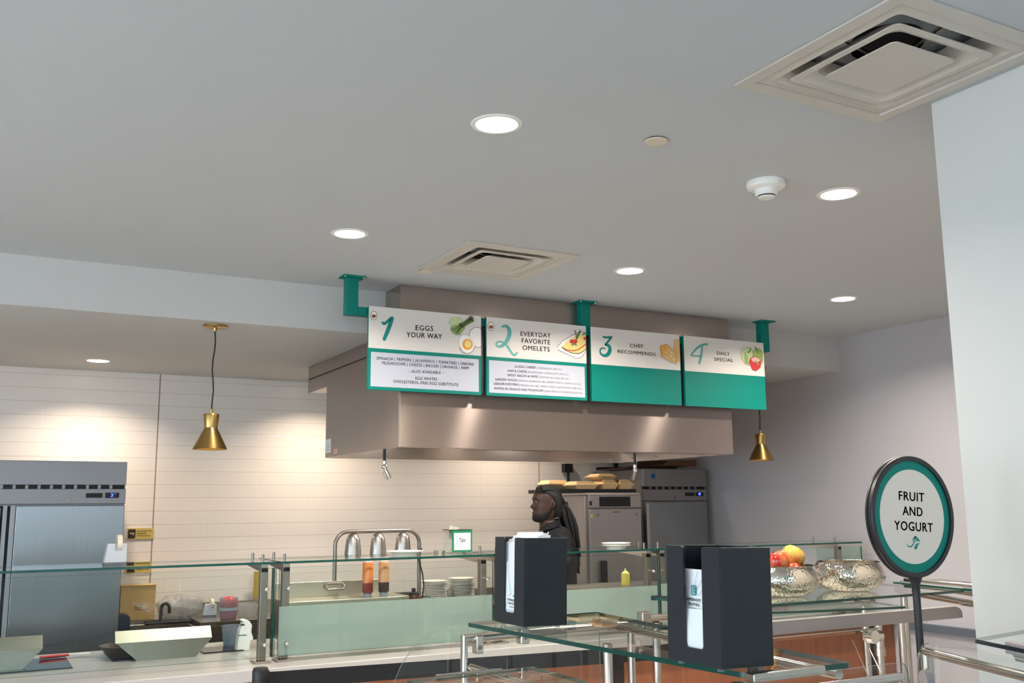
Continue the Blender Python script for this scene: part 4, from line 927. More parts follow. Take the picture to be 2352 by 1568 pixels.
def bottle(pxc, col_lo, col_hi, lab):
    x = at(pxc, 1362, Y=5.80).x; y = 5.80; z = zt
    t = thing('squeeze_bottle', lab, 'sauce bottle', (x, y, z), 'sauce squeeze bottles')
    obj('base_cup', MB().lathe([(0, 0), (.024, 0), (.025, .022), (0, .022)], (x,y,z), 24), mat('base_cup_grey', (150, 156, 166), .3) if 'base_cup_grey' not in MATS else MATS['base_cup_grey'], t)
    obj('sauce', MB().lathe([(0, .022), (.030, .023), (.033, .03), (.033, .082), (0, .082)], (x,y,z), 28), mat('sauce_%d' % pxc, col_lo, .2), t)
    obj('bottle_wall', MB().lathe([(.033, .0825), (.0325, .195), (.028, .205), (0, .205)], (x,y,z), 28), mat('stain_%d' % pxc, col_hi, .25, noise=.25, nscale=28), t)
    obj('cap', MB().lathe([(.028, .205), (.028, .228), (.022, .232), (0, .232)], (x,y,z), 24), WHITE, t)
bottle(844, (136, 34, 28), (226, 128, 62), 'squeeze bottle with orange upper part and dark red sauce on the prep rail')
bottle(881, (58, 34, 36), (206, 150, 104), 'squeeze bottle with tan streaked upper part and dark brown sauce on the prep rail')
p = at(950, 1370, Y=5.9)
t = thing('syrup_jar', 'brown syrup jar with a dark knob lid right of the prep rail', 'jar', (p.x, 5.9, ZC))
obj('jar_body', MB().lathe([(0, 0), (.042, 0), (.042, .22), (.034, .245), (0, .245)], (p.x,5.9,ZC), 24), mat('syrup_brown', (96, 50, 26), .15), t)
obj('lid', MB().lathe([(.035, .245), (.035, .26), (.012, .265), (.014, .285), (0, .29)], (p.x-.0,5.9,ZC), 24), SIGNBLK, t)
p = at(977, 1370, Y=5.88)
single('steel_canister', MB().lathe([(0, 0), (.032, 0), (.032, .235), (.03, .235), (.03, .01), (0, .01)], (p.x, 5.88, ZC), 24), CHROME, 'small steel canister beside the brown syrup jar', 'canister', (p.x, 5.88, ZC))
p = at(1437, 1340, Y=5.7); zr = 1.125
single('steel_riser', MB().box(p.x-.55, p.x+.35, 5.55, 5.95, zr-.02, zr).box(p.x-.55, p.x-.53, 5.55, 5.95, ZC, zr-.02).box(p.x+.33, p.x+.35, 5.55, 5.95, ZC, zr-.02), STEELD, 'dull steel riser shelf behind the frosted glass under the mustard bottle', 'riser shelf', (p.x, 5.75, ZC), bevel=.003)
t = thing('mustard_bottle', 'yellow mustard squeeze bottle standing above the frosted band', 'sauce bottle', (p.x, 5.7, zr), 'sauce squeeze bottles')
MU = mat('mustard', (232, 206, 92), .4); MUL = mat('mustard_lid', (238, 222, 130), .4)
obj('bottle_body', MB().lathe([(0, 0), (.029, 0), (.029, .068), (.027, .074), (0, .074)], (p.x,5.7,zr), 24), MU, t)
obj('cap', MB().lathe([(.029, .074), (.028, .079), (.02, .082), (.018, .09), (.006, .094), (.003, .112), (0, .112)], (p.x,5.7,zr), 24), MUL, t)

# induction shields, hobs, pan and small things on the left of the counter
HOB = mat('black_ceran', (26, 34, 46), .06)
for (x0, x1, y0, y1, lab) in ((.10, .52, 5.62, 6.05, 'black glass induction hob nearest the left edge'), (.72, 1.14, 5.74, 6.12, 'black glass induction hob under the brown skillet'), (1.20, 1.42, 5.78, 6.0, 'small dark glass mat beside the clear deli cup')):
    single('induction_hob', MB().box(x0, x1, y0, y1, ZC, ZC+.007), HOB, lab, 'hob', ((x0+x1)/2, (y0+y1)/2, ZC), 'dark glass hobs on the counter', bevel=.002)
def shield(pts, lab, Y=5.70):
    """pts: bottom-left, bottom-right, shoulder right, top right, top left, shoulder left"""
    P = [at(*p, Y=Y) for p in pts]
    dz = ZC-min(P[0].z, P[1].z)
    t = thing('induction_shield', lab, 'splash shield', ((P[0].x+P[1].x)/2, Y, ZC), 'steel splash shields')
    for q in (P[0], P[1]): q.z = ZC+.004
    zs = (P[2].z+P[5].z)/2; ztp = (P[3].z+P[4].z)/2
    for q in (P[2], P[5]): q.z = zs
    low = [P[0], P[1], P[2], P[5]]
    obj('front_sheet', MB().prism(low, (0, .004, 0)), SHIELD, t)
    upr = [P[5], P[2], Vector((P[3].x, Y+.03, ztp)), Vector((P[4].x, Y+.03, ztp))]
    obj('bent_flap', MB().prism(upr, (0, .004, 0)), SHIELD, t)
    obj('base_flange', MB().box(P[0].x, P[1].x, Y, Y+.05, ZC, ZC+.004), SHIELD, t)
    for (a, b) in ((P[0], P[5]), (P[1], P[2])):
        obj('side_wing', MB().prism([a, b, (b.x, Y+.06, b.z), (a.x, Y+.05, a.z)], (.003, 0, 0)), SHIELD, t)
shield([(312,1516),(450,1506),(487,1462),(486,1440),(266,1448),(265,1478)], 'bent steel splash shield in front of the skillet, wholly in view')
shield([(-72,1540),(50,1530),(98,1490),(99,1461),(-130,1472),(-135,1502)], 'bent steel splash shield cut off by the left edge of the view')
x, y, z = .815, 5.935, ZC+.008
t = thing('skillet', 'dark brown skillet standing behind the steel splash shield', 'pan', (x, y, z))
obj('pan_body', MB().lathe([(0, 0), (.10, 0), (.135, .045), (.142, .052), (.138, .052), (.132, .046), (.098, .005), (0, .005)], (x,y,z), 40), mat('pan_brown', (54, 34, 32), .4), t)
obj('handle', MB().tube([(x+.13,y+.02,z+.046),(x+.20,y+.05,z+.058),(x+.33,y+.09,z+.065)], [.009,.012,.011], 10), SIGNBLK, t)
a = at(92, 1510, Z=ZC+.018); b = at(158, 1503, Z=ZC+.018); c = at(206, 1500, Z=ZC+.018)
t = thing('spatula', 'red-handled white spatula lying near the left hob', 'spatula', ((a.x+c.x)/2, a.y, ZC+.008))
obj('handle', MB().tube([a, b], [.010, .007], 10), REDP, t)
dd = (c-b).normalized(); sd = Vector((0,0,1)).cross(dd)*.028
obj('blade', MB().prism([b-sd*.5, b+sd*.5, c+sd, c-sd], (0, 0, .004)), WHITE, t)
p = at(531, 1490, Z=ZC); x, y = 1.40, 6.0
single('deli_cup', MB().lathe([(0, .001), (.044, .001), (.058, .115), (.061, .116), (.061, .120), (.056, .118), (.042, .005), (0, .005)], (x, y, ZC), 32), CLEARP, 'clear plastic deli cup beside the white pointed dispenser', 'cup', (x, y, ZC))
x, y = at(562, 1495, Z=ZC).x, 5.82
prof = [(x-.04, y-.03, ZC), (x+.032, y-.03, ZC), (x+.036, y-.03, ZC+.05), (x+.054, y-.03, ZC+.06), (x+.04, y-.03, ZC+.10), (x+.044, y-.03, ZC+.135), (x+.028, y-.03, ZC+.16), (x+.004, y-.03, ZC+.172), (x-.02, y-.03, ZC+.168), (x-.006, y-.03, ZC+.155), (x-.026, y-.03, ZC+.11)]
t = thing('bag_dispenser', 'white pointed cardboard dispenser by the left glass posts', 'dispenser', (x, y, ZC))
obj('shell', MB().prism(prof, (0, .06, 0)), WHITE, t, bevel=.003)
obj('slot', MB().box(x-.024, x-.0, y-.0312, y-.03, ZC+.138, ZC+.146), INK, t); obj('slot', MB().box(x-.034, x+.014, y-.0312, y-.03, ZC+.083, ZC+.087), INK, t)

# ------------------------------------------------------------------ queue barrier
sx, sy = 1.183, 4.50
t = thing('stanchion', 'black belt stanchion in front of the white counter', 'stanchion', (sx, sy, 0), 'queue belt posts')
obj('post', MB().lathe([(0, .02), (.03, .02), (.03, .88), (0, .88)], (sx,sy,0), 24), BLACK, t)
obj('belt_head', MB().lathe([(.034, .86), (.036, .865), (.036, .955), (.030, .968), (0, .970)], (sx,sy,0), 24), BLACK, t)
obj('base', MB().lathe([(0, 0), (.17, 0), (.17, .012), (.05, .028), (0, .028)], (sx,sy,0), 36), BLACK, t)
obj('belt_slot', MB().box(sx+.03, sx+.04, sy-.018, sy+.006, .872, .95), BLACK, t)
ex, ey = at(1715, 1500, Y=4.2).x, 4.20
obj('belt', MB().prism([(sx+.04, sy-.01, .875), (ex, ey, .875), (ex, ey, .948), (sx+.04, sy-.01, .948)], (0, .003, 0)), mat('belt_webbing', (24, 24, 27), .9, noise=.4, nscale=30), t)
t2 = t
n = t2.copy(); COL.objects.link(n); n.location = (ex+.04, ey, 0); n['label'] = 'second black belt stanchion mostly hidden behind the right napkin box'
for ch in list(t2.children):
    if ch.name.split('.')[0] != 'belt':
        c = ch.copy(); COL.objects.link(c); c.parent = n
#PART3
# ------------------------------------------------------------------ left-hand buffet guard with the napkin boxes
def sheet(name, poly, z, th, parent, edge=None, ebands=None):
    """horizontal glass sheet: clear faces, coloured polished edge"""
    return obj(name, MB().prism([(p[0], p[1], z-th) for p in poly], (0,0,th), 0, 1), [GLASS, edge or GEDGE], parent)
def vsheet(name, poly, ext, parent, edge=None): return obj(name, MB().prism(poly, ext, 0, 1), [GLASSC, edge or STEELB], parent)
def rounded(P, idx, r, n=6):
    out = []
    for i, p in enumerate(P):
        p = vec(p)
        if i not in idx: out.append(p); continue
        a = (vec(P[i-1])-p).normalized(); b = (vec(P[(i+1) % len(P)])-p).normalized()
        for k in range(n+1):
            t = k/n; out.append((p+a*r)*(1-t)**2 + p*2*t*(1-t) + (p+b*r)*t*t)
    return out
ZS = 1.30
t = thing('buffet_guard', 'glass guest shelf on steel tubes carrying the two black napkin boxes', 'buffet guard', (1.7, 2.3, 0))
q = rounded([(1.408,2.889,0),(1.506,1.705,0),(1.809,1.687,0),(1.925,2.925,0)], (0,1,2,3), .02)
sheet('shelf_glass', q, ZS, .012, t)
a = at(1718, 1549, Z=ZS); b = at(1889, 1530, Z=ZS)
obj('end_clamp', MB().box(a.x+.005, b.x, 1.672, 1.70, ZS-.016, ZS+.003), STEELP, t, bevel=.003)
q = rounded([(1.09,2.623,0),(1.17,1.70,0),(1.50,1.70,0),(1.511,2.644,0)], (0,3), .02)
sheet('lower_shelf_glass', q, 1.19, .010, t)
a = at(1001, 1552, Z=1.196); b = at(1152, 1537, Z=1.196)
obj('lower_clamp', MB().tube([a, b], .0045, 8), STEELP, t)
r_ = .0165
obj('tube_frame', MB().tube([(1.40,2.888,.88),(1.40,2.888,1.25),(2.07,2.93,1.25),(2.07,2.93,.88)], r_, 16), STEELP, t)
obj('post', MB().tube([(1.93,2.87,.88),(1.93,2.87,1.20)], r_, 16), STEELP, t)
obj('shelf_rail', MB().tube([(1.90,2.90,1.272),(1.79,1.71,1.272)], .012, 12), STEELP, t)
obj('lower_rail', MB().tube([(1.415,2.87,1.165),(1.415,1.75,1.165)], .012, 12), STEELP, t)
def bracket(pa, pb, Y, lab=None):
    x0, x1, z0, z1 = at(*pa, Y=Y).x, at(*pb, Y=Y).x, at(*pb, Y=Y).z, at(*pa, Y=Y).z
    br = obj('clamp_bracket', MB().box(x0, x1, Y, Y+.035, z0, z1), STEELP, t, bevel=.003)
    obj('bracket_screw', MB().tube([((x0+x1)/2, Y+.001, z0+.02), ((x0+x1)/2, Y-.003, z0+.02)], .0065, 12), STEELD, br)
bracket((1095,1459), (1111,1501), 2.862); bracket((1197,1444), (1217,1478), 2.875)
arc = [(905,1568),(921,1530),(940,1500),(966,1472),(1000,1450),(1036,1437),(1075,1429)]
Pz = [at(*p, Y=2.945) for p in arc]; zt = Pz[-1].z
pl = [Vector((Pz[0].x-.01, 2.945, .98))]+Pz+[Vector((1.95, 2.945, zt)), Vector((1.95, 2.945, .98))]
vsheet('end_panel', pl, (0, .005, 0), t, MATS.get('clear_edge') or mat('clear_edge', (96, 110, 104), .2))
a, b, c = at(1640, 1572, Y=1.655), at(2062, 1522, Y=1.655), at(2088, 1560, Y=1.655)
z_ = b.z
pl = rounded([(1.46,1.655,1.0),(1.46,1.655,z_),(c.x,1.655,z_),(c.x,1.655,1.0)], (2,), .03)
vsheet('end_panel', pl, (0, .005, 0), t, MATS['clear_edge'])
zz = at(2000, 1563, Y=1.63).z
obj('end_tube', MB().tube([(1.46,1.63,zz),(at(2068,1556,Y=1.63).x,1.63,zz)], .010, 12), STEELP, t)
obj('end_post', MB().tube([(1.47,1.69,.88),(1.47,1.69,1.285)], r_, 14), STEELP, t)
t = thing('buffet_counter', 'guest buffet counter below the napkin box shelf', 'counter', (1.85, 2.2, 0))
obj('cabinet', MB().box(1.30, 2.10, 1.45, 3.0, 0, .84), WOODM, t)
obj('counter_top', MB().box(1.27, 2.12, 1.42, 3.02, .84, .88), STEELP, t, bevel=.003)

def napkin_box(corner_px, lab):
    c = at(*corner_px, Z=ZS+.009); w, d, h = .186, .150, .257
    t = thing('napkin_dispenser', lab, 'napkin dispenser', (c.x+d/2, c.y+w/2, ZS+.001), 'black napkin boxes on the glass shelf')
    t.rotation_euler = (0, .021, 0)
    o = ZERO; z0, z1 = .008, .008+h; th = .006; sl, sr, sb = w/2-.33*w, w/2-.68*w, z0+.034
    x = -d/2
    U = [(x, -w/2, z0), (x, w/2, z0), (x, w/2, z1), (x, sl, z1), (x, sl, sb), (x, sr, sb), (x, sr, z1), (x, -w/2, z1)]
    U = rounded(U, (3, 4, 5, 6), .010)
    obj('slotted_front', MB().prism(U, (th, 0, 0)), BLACKM, t, off=o)
    obj('side_wall', MB().box(-d/2+th, d/2, -w/2, -w/2+th, z0, z1), BLACKM, t, off=o, bevel=.001)
    obj('side_wall', MB().box(-d/2+th, d/2, w/2-th, w/2, z0, z1), BLACKM, t, off=o, bevel=.001)
    obj('back_wall', MB().box(d/2-th, d/2, -w/2+th, w/2-th, z0, z1), BLACKM, t, off=o)
    obj('bottom', MB().box(-d/2+th, d/2-th, -w/2+th, w/2-th, z0, z0+th), BLACKM, t, off=o)
    for sx in (-1, 1):
        for sy in (-1, 1): obj('clear_foot', MB().lathe([(0, 0), (.009, 0), (.008, .008), (0, .008)], (sx*(d/2-.02), sy*(w/2-.025), 0), 16), CLEARP, t, off=o)
    return t, w, d, h
def napkin(root, x, zb, zt, lean, lab, grp, hw=.083, bulge=0, skew=0):
    """folded paper napkin standing on edge; lean = how far its top goes back"""
    n = 8; mb = MB(); vs = []
    for i in range(n+1):
        f = i/n; z = zb+(zt-zb)*f; xx = x+lean*f*f-bulge*sin(pi*f)
        for yy in (-hw, hw): vs += [(xx, yy, z+skew*yy), (xx+.0022, yy, z+skew*yy)]
    fs = []
    for i in range(n):
        a = 4*i; b = a+4
        fs += [(a, a+2, b+2, b), (a+1, b+1, b+3, a+3), (a, b, b+1, a+1), (a+2, a+3, b+3, b+2)]
    fs += [(0, 1, 3, 2), (4*n, 4*n+2, 4*n+3, 4*n+1)]
    mb.add(vs, fs, 0, False)
    o = bpy.data.objects.new('napkin', mb.mesh('napkin', PAPER)); COL.objects.link(o)
    o.matrix_world = Matrix.Translation(root.location) @ Matrix.Rotation(.021, 4, 'Y')
    o['label'] = lab; o['category'] = 'napkin'; o['group'] = grp
    return o
TL2 = mat('logo_teal', (0, 140, 150), .6)
def logo_text(par, x, zc, sc=1.0, square=True, y0=0.0):
    mb = MB()
    put_text(mb, 'EMBASSY', (x, y0+.0245*sc, zc), (x, y0-.0245*sc, zc-.0015), .0062, bold=.02)
    put_text(mb, 'SUITES', (x, y0+.019*sc, zc-.0105), (x, y0-.019*sc, zc-.0115), .0058, bold=.02)
    put_text(mb, 'by Hilton', (x, y0+.0115*sc, zc-.019), (x, y0-.0115*sc, zc-.0197), .0042, bold=.02)
    obj('printed_lettering', mb, INK, par, off=ZERO)
    if square:
        mb = MB(); mb.add([(x, y0+.0085, zc+.012), (x, y0-.0085, zc+.012), (x, y0-.0085, zc+.034), (x, y0+.0085, zc+.034)], [(0,1,2,3)])
        lg = obj('teal_emblem', mb, TL2, par, off=ZERO)
        mb = MB(); put_text(mb, 'E', (x-.0003, y0+.004, zc+.0155), (x-.0003, y0-.004, zc+.0155), .015, bold=.03); obj('emblem_lettering', mb, PAPER, par, off=ZERO)
def swirl(par, x, pts, w=.0012, m=None):
    mb = MB(); ribbon(mb, [(x, p[0], p[1]) for p in pts], [w]*len(pts), (-1,0,0), (0,0,0), 0, 5, False); obj('printed_swirl', mb, m or TL2, par, off=ZERO)
tl, w, d, h = napkin_box((1202.5, 1441), 'far black napkin box, filled to the top with white napkins')
gl = 'napkins in the far napkin box'
for i in range(15):
    f = i/14
    napkin(tl, -.060+.0050*i, .016, .245+.033*min(1, f*1.5)+(.004 if i % 3 == 0 else 0)-(.006 if i > 11 else 0), .012, 'white napkin in the fan sticking out of the far napkin box', gl, .080, 0, -.02)
n1 = napkin(tl, -.064, .016, .248, .004, 'front white napkin with two printed lines in the far napkin box', gl, .080)
swirl(n1, -.0662, [(.022, .235), (.02, .20), (.024, .165), (.020, .12)], .001); swirl(n1, -.0662, [(-.018, .24), (-.02, .20), (-.021, .165)], .001)
n2 = napkin(tl, -.0675, .016, .190, .002, 'folded printed napkin low in the slot of the far napkin box', gl, .080, .0005)
logo_text(n2, -.0686, .076, 1.0, False, -.006)
swirl(n2, -.0686, [(.016, .185), (.012, .14), (.004, .11), (-.002, .10), (.004, .094), (.014, .09)], .0012); swirl(n2, -.0686, [(.03, .058), (.02, .068), (.014, .074)]); swirl(n2, -.0686, [(.026, .046), (.012, .048), (-.02, .044)]); swirl(n2, -.0686, [(-.028, .10), (-.02, .092), (-.012, .09)], .003)
tr, w, d, h = napkin_box((1657.5, 1539.5), 'near black napkin box, half empty, with a teal logo napkin in its slot')
gr = 'napkins in the near napkin box'
for i in range(4): napkin(tr, -.046+.008*i, .016, .208-.004*i, .006, 'plain white napkin behind the logo napkin in the near napkin box', gr, .080)
n3 = napkin(tr, -.056, .016, .213, .004, 'white napkin with the teal logo in the near napkin box', gr, .080)
logo_text(n3, -.0572, .143, 1.0, True, .018)
for pts in ([(.004, .208), (.010, .187), (.016, .170)], [(-.013, .192), (-.002, .178), (.0075, .166)], [(-.013, .170), (-.004, .160), (.004, .154)], [(.050, .139), (.046, .1405), (.043, .142)], [(.050, .130), (.046, .133), (.042, .135)], [(-.0085, .1405), (-.012, .1405), (-.016, .141)]): swirl(n3, -.0574, pts, .001, INKG)
napkin(tr, -.0665, .030, .126, .006, 'plain white napkin folded low in the slot of the near napkin box', gr, .080, .001, -.02)

# ------------------------------------------------------------------ right-hand buffet guard with the fruit bowls
t = thing('fruit_guard', 'glass shelf with the fruit bowls, on steel posts with a grey light rail', 'buffet guard', (3.05, 3.0, 0))
q = rounded([(2.425,3.28,0),(2.425,2.80,0),(3.69,2.80,0),(3.69,3.28,0)], (1,2), .015)
sheet('shelf_glass', q, ZS, .010, t)
obj('corner_clip', MB().box(2.424, 2.47, 3.272, 3.285, ZS-.014, ZS+.004), GEDGED, t)
a, b = at(1600, 1412, Z=1.262), at(2083, 1392, Z=1.262)
dv = (b-a).normalized(); nv = Vector((-dv.y, dv.x, 0))
q = [a, b, b+nv*.22, a+nv*.22]
sheet('middle_glass', rounded(q, (1,), .015), 1.262, .008, t)
zr = at(1990, 1426, Y=2.84); z1, z0 = at(1770, 1428, Y=2.84).z, at(1770, 1459, Y=2.84).z
RAIL = mat('rail_grey', (158, 150, 150), .5)
x0, x1 = 2.35, at(2210, 1400, Y=2.84).x
pr = [(x0, 2.84, z0), (x1, 2.84, z0), (x1, 2.84, z0+(z1-z0)*.35)]+[(x1-.05+.05*cos(a_), 2.84, z0+(z1-z0)*.35+(z1-z0)*.65*sin(a_)) for a_ in [pi/2*k/6 for k in range(1,7)]]+[(x0, 2.84, z1)]
obj('light_rail', MB().prism(pr, (0, .035, 0)), RAIL, t)
# sloping front glass below the rail; its face looks down at the floor
xl, xr = 2.42, at(1962, 1460, Y=2.90).x; zb = at(1850, 1466, Y=2.95).z
pl = rounded([(xl, 2.80, z0-.006), (xr+.03, 2.80, z0-.006), (xr+.03, 2.95, zb), (xl, 2.95, zb)], (2,), .05)
obj('sloping_glass', MB().prism(pl, (0, .004, .005), 0, 1), [GLASSR, STEELB], t)
for (pa, pb) in (((1958,1470),(2004,1575)), ((1986,1466),(2036,1570))):
    A_, B_ = at(*pa, Y=2.80), at(*pb, Y=2.55); obj('side_panel_edge', MB().tube([A_, B_], .002, 6), STEELB, t)
obj('tube_frame', MB().tube([(2.43,3.32,1.21),(3.72,3.32,1.21)], .016, 14), STEELP, t)
xb_ = at(1487, 1410, Y=3.30).x
br = obj('end_bracket', MB().box(xb_-.03, xb_+.012, 3.29, 3.335, 1.165, 1.24), STEELP, t, bevel=.003)
obj('bracket_cap', MB().tube([(xb_-.012, 3.29, 1.185), (xb_-.012, 3.275, 1.185)], .018, 20), STEELP, br)
for x in (3.27, 3.405):
    obj('post', MB().tube([(x,2.90,.8),(x,2.90,z0)], .0155, 14), STEELP, t)
zc0, zc1 = at(2035,1492,Y=2.9).z, at(2035,1462,Y=2.9).z
obj('post_collar', MB().tube([(3.27,2.90,zc0-.02),(3.27,2.90,zc0+.012),(3.27,2.90,zc0+.013),(3.27,2.90,zc1)], [.022,.022,.0195,.0195], 16), STEELP, t)
obj('post_clamp', MB().tube([(3.20,2.885,zc1+.01),(3.26,2.885,zc1+.01)], .022, 14).tube([(3.205,2.90,zc1+.01),(3.205,2.86,zc1+.01)], .026, 18), CHROME, t)
for x in (2.47, 3.66): obj('frame_leg', MB().tube([(x,3.32,0),(x,3.32,1.195)], .016, 14), STEELP, t)
for x in (2.6, 3.1, 3.6): obj('shelf_bracket', MB().box(x-.012, x+.012, 3.24, 3.33, 1.225, ZS-.0105), STEELP, t)
t = thing('fruit_counter', 'low buffet counter below the fruit bowl shelf', 'counter', (3.05, 2.9, 0))
obj('cabinet', MB().box(2.75, 3.5, 2.72, 3.1, 0, .76), WOODM, t); obj('counter_top', MB().box(2.73, 3.52, 2.7, 3.12, .76, .795), STEELP, t, bevel=.003)
def bowl(x, y, lab):
    return single('hammered_bowl', MB().lathe([(0, .002), (.07, 0), (.10, .006), (.135, .03), (.147, .056), (.146, .080), (.136, .104), (.128, .116), (.130, .119), (.126, .118), (.133, .102), (.142, .078), (.143, .057), (.131, .033), (.098, .010), (0, .006)], (x, y, ZS+.001), 64), HAMMER, lab, 'bowl', (x, y, ZS), 'hammered silver bowls on the glass shelf')
bowl(2.885, 3.03, 'hammered silver bowl heaped with apples beside the near napkin box')
bowl(3.29, 3.055, 'hammered silver bowl without heaped fruit, left of the oval sign pole')
def apple(px, py, Y, r, m_, lab, tilt=(0,0), z=None, x=None):
    p = at(px, py, Y=Y) if x is None else Vector((x, Y, z))
    o = thing('apple', lab, 'apple', p, 'apples in the hammered bowl')
    prof = [(0, -.80), (.18, -.86), (.42, -.84), (.72, -.62), (.94, -.22), (1.0, .10), (.93, .46), (.72, .74), (.42, .86), (.2, .80), (.07, .66), (0, .60)]
    obj('fruit', MB().lathe([(a*r, b*r) for a, b in prof], (0,0,0), 28), m_, o, off=ZERO)
    obj('stem', MB().tube([(0,0,r*.6),(r*.03,0,r*.82),(r*.1,.0,r*.98)], r*.045, 6), mat('apple_stem', (80, 56, 36), .8) if 'apple_stem' not in MATS else MATS['apple_stem'], o, off=ZERO)
    o.rotation_euler = (tilt[0], tilt[1], .4)
apple(1820, 1279, 3.04, .049, APY, 'large yellow apple blushed red on top of the fruit heap', (.35, .5))
apple(1789, 1290, 2.975, .046, APR, 'red apple at the front of the fruit heap', (-.4, -.2))
apple(0, 0, 3.085, .042, APY, 'apple peeking above the top edge of the near napkin box', (.2, .1), 1.456, 2.79)
apple(1828, 1317, 2.96, .042, APR, 'apple just showing above the rim below the yellow one', (.6, .3))
apple(0, 0, 3.06, .044, APR, 'apple low in the bowl behind the red one', (0, .3), 1.372, 2.845)

# ------------------------------------------------------------------ far-right frame and near-right frame
t = thing('side_guard', 'steel tube frame with black shelf clips beyond the fruit bowls at right', 'buffet guard', (3.95, 3.0, 0))
a, b = at(2060, 1354, Z=1.25), at(2243, 1388, Z=1.25)
b2 = b+(b-a)*.8
obj('tube_rail', MB().tube([a, b2], .0145, 14), STEELP, t); obj('tube_rail', MB().tube([a+Vector((.06,.02,.03)), b2+Vector((.06,0,.03))], .010, 14), STEELP, t)
a, b = at(2082, 1331, Z=1.315), at(2240, 1345, Z=1.315); dv = (b-a).normalized()
obj('shelf_clamp', MB().tube([a, b+dv*.5], .008, 12), STEELP, t)
obj('black_clip', MB().tube([a-dv*.01, a+dv*.075], .009, 12), BLACK, t); c = at(2216, 1341, Z=1.315); obj('black_clip', MB().tube([c-dv*.01, c+dv*.12], .009, 12), BLACK, t)
sheet('shelf_glass', [a+Vector((-.02,.06,0)), b2+Vector((.20,-.1,0)), b2+Vector((.52,-.1,0)), a+Vector((.30,.06,0))], 1.303, .008, t)
for p in (at(2075, 1357, Z=1.25), b2-Vector((0,-.1,0))): obj('post', MB().tube([(p.x,p.y,0),(p.x,p.y,1.24)], .016, 14), STEELP, t)

t = thing('near_guard', 'nearest steel tube frame with a glass shelf in the lower right corner', 'buffet guard', (2.2, 1.6, 0))
e0, e1 = at(2128, 1496, Z=1.28), at(2352, 1552, Z=1.28); dv = (e1-e0).normalized(); far = e0+dv*1.1
obj('tube_frame', MB().tube([(e0.x,e0.y,0),(e0.x,e0.y,1.28),tuple(far),(far.x,far.y,0)], .0165, 18), STEELP, t)
p0, p1, p2 = at(2235, 1466, Z=1.33), at(2352, 1490, Z=1.33), at(2352, 1446, Z=1.33)
d1 = (p1-p0).normalized(); d2 = (p2-p0).normalized()
q = rounded([p0, p0+d1*1.0, p0+d1*1.0+d2*.36, p0+d2*.36], (0,), .012)
sheet('shelf_glass', q, 1.33, .010, t, GEDGED)
c0 = at(2311, 1483, Z=1.325)
obj('shelf_clamp', MB().prism([c0+Vector((-.004,0,-.016)), c0+d1*.7+Vector((-.004,0,-.016)), c0+d1*.7+Vector((-.004,0,.010)), c0+Vector((-.004,0,.010))], d2*.03), RAIL, t)
obj('clamp_block', MB().prism([c0+d1*.03+Vector((0,0,-.03)), c0+d1*.6+Vector((0,0,-.03)), c0+d1*.6+Vector((0,0,-.0165)), c0+d1*.02+Vector((0,0,-.0165))], d2*.035), RAIL, t)
# rounded clear front panel hanging on the tube, guest side
nrm = Vector((dv.y, -dv.x, 0)); nrm = nrm if nrm.x < 0 else -nrm
c1 = at(2100, 1530, Z=1.24); base = e0+nrm*.02
def onp(px_, py_):
    """point on the vertical panel plane"""
    d = rt*((px_-1176)/F_PX)+up*((784-py_)/F_PX)+fw; o = Vector((0,0,EYE)); k_ = (base-o).dot(nrm)/d.dot(nrm); return o+d*k_
K = [onp(*p) for p in ((2108,1568),(2107,1520),(2109,1498),(2116,1482),(2130,1476),(2150,1476),(2200,1481))]
ztop = K[-1].z
pl = [Vector((K[0].x, K[0].y, .95))]+K+[K[-1]+dv*.9, Vector(((K[-1]+dv*.9).x, (K[-1]+dv*.9).y, .95))]
vsheet('front_panel', pl, -nrm*.006, t, STEELB)
m0 = at(2250, 1560, Z=1.21); bq = e0+dv*((m0-e0).dot(dv))
cc = bq+nrm*.0; cc.z = 1.232
obj('bracket_cap', MB().tube([cc+nrm*.03+Vector((0,0,-.015)), cc+nrm*.012+Vector((0,0,-.015))], .021, 24), RAIL, t)

# ------------------------------------------------------------------ round table sign on its pole
SX, SY, SZ, SR = 2.36, 1.95, 1.623, .171
t = thing('pole_sign', 'round teal-bordered FRUIT AND YOGURT sign in a black ring on a black pole', 'sign', (SX, SY, 0))
th = radians(3.6)
def dq(x, z, y): return (x*cos(th)+z*sin(th), y, SZ-x*sin(th)+z*cos(th))
def disc(r, y0, y1, n=72): return MB().prism([dq(r*cos(2*pi*k/n), r*sin(2*pi*k/n), y0) for k in range(n)], (0, y1-y0, 0), smooth=True)
n = 72; mb = MB(); sec = [(SR*.917, -.012), (SR*.985, -.013), (SR, -.010), (SR, -.002), (SR*.985, -.001), (SR*.985, .004), (SR, .005), (SR, .011), (SR*.985, .013), (SR*.917, .012)]
vs = [dq(r*cos(2*pi*k/n), r*sin(2*pi*k/n), y) for k in range(n) for r, y in sec]; m_ = len(sec)
mb.add(vs, [(k*m_+i, k*m_+(i+1) % m_, ((k+1) % n)*m_+(i+1) % m_, ((k+1) % n)*m_+i) for k in range(n) for i in range(m_)], 0, True)
obj('ring_frame', mb, SIGNBLK, t, off=ZERO)
obj('teal_border', disc(SR*.918, -.006, .006), TEAL, t, off=ZERO)
fc = obj('white_face', disc(SR*.774, -.0072, -.006), mat('sign_face', (226, 212, 198), .55), t, off=ZERO)
mb = MB()
def sgt(s, xc, zc, wd, cp): put_text(mb, s, dq(xc-wd/2, zc-cp/2, -.0078), dq(xc+wd/2, zc-cp/2, -.0078), cp, upv=(sin(th), 0, cos(th)), bold=.016)
sgt('FRUIT', -.002, .056, .105, .0245); sgt('AND', 0, .0145, .082, .0245); sgt('YOGURT', .003, -.028, .158, .0245)
obj('lettering', mb, INK, fc, off=ZERO)
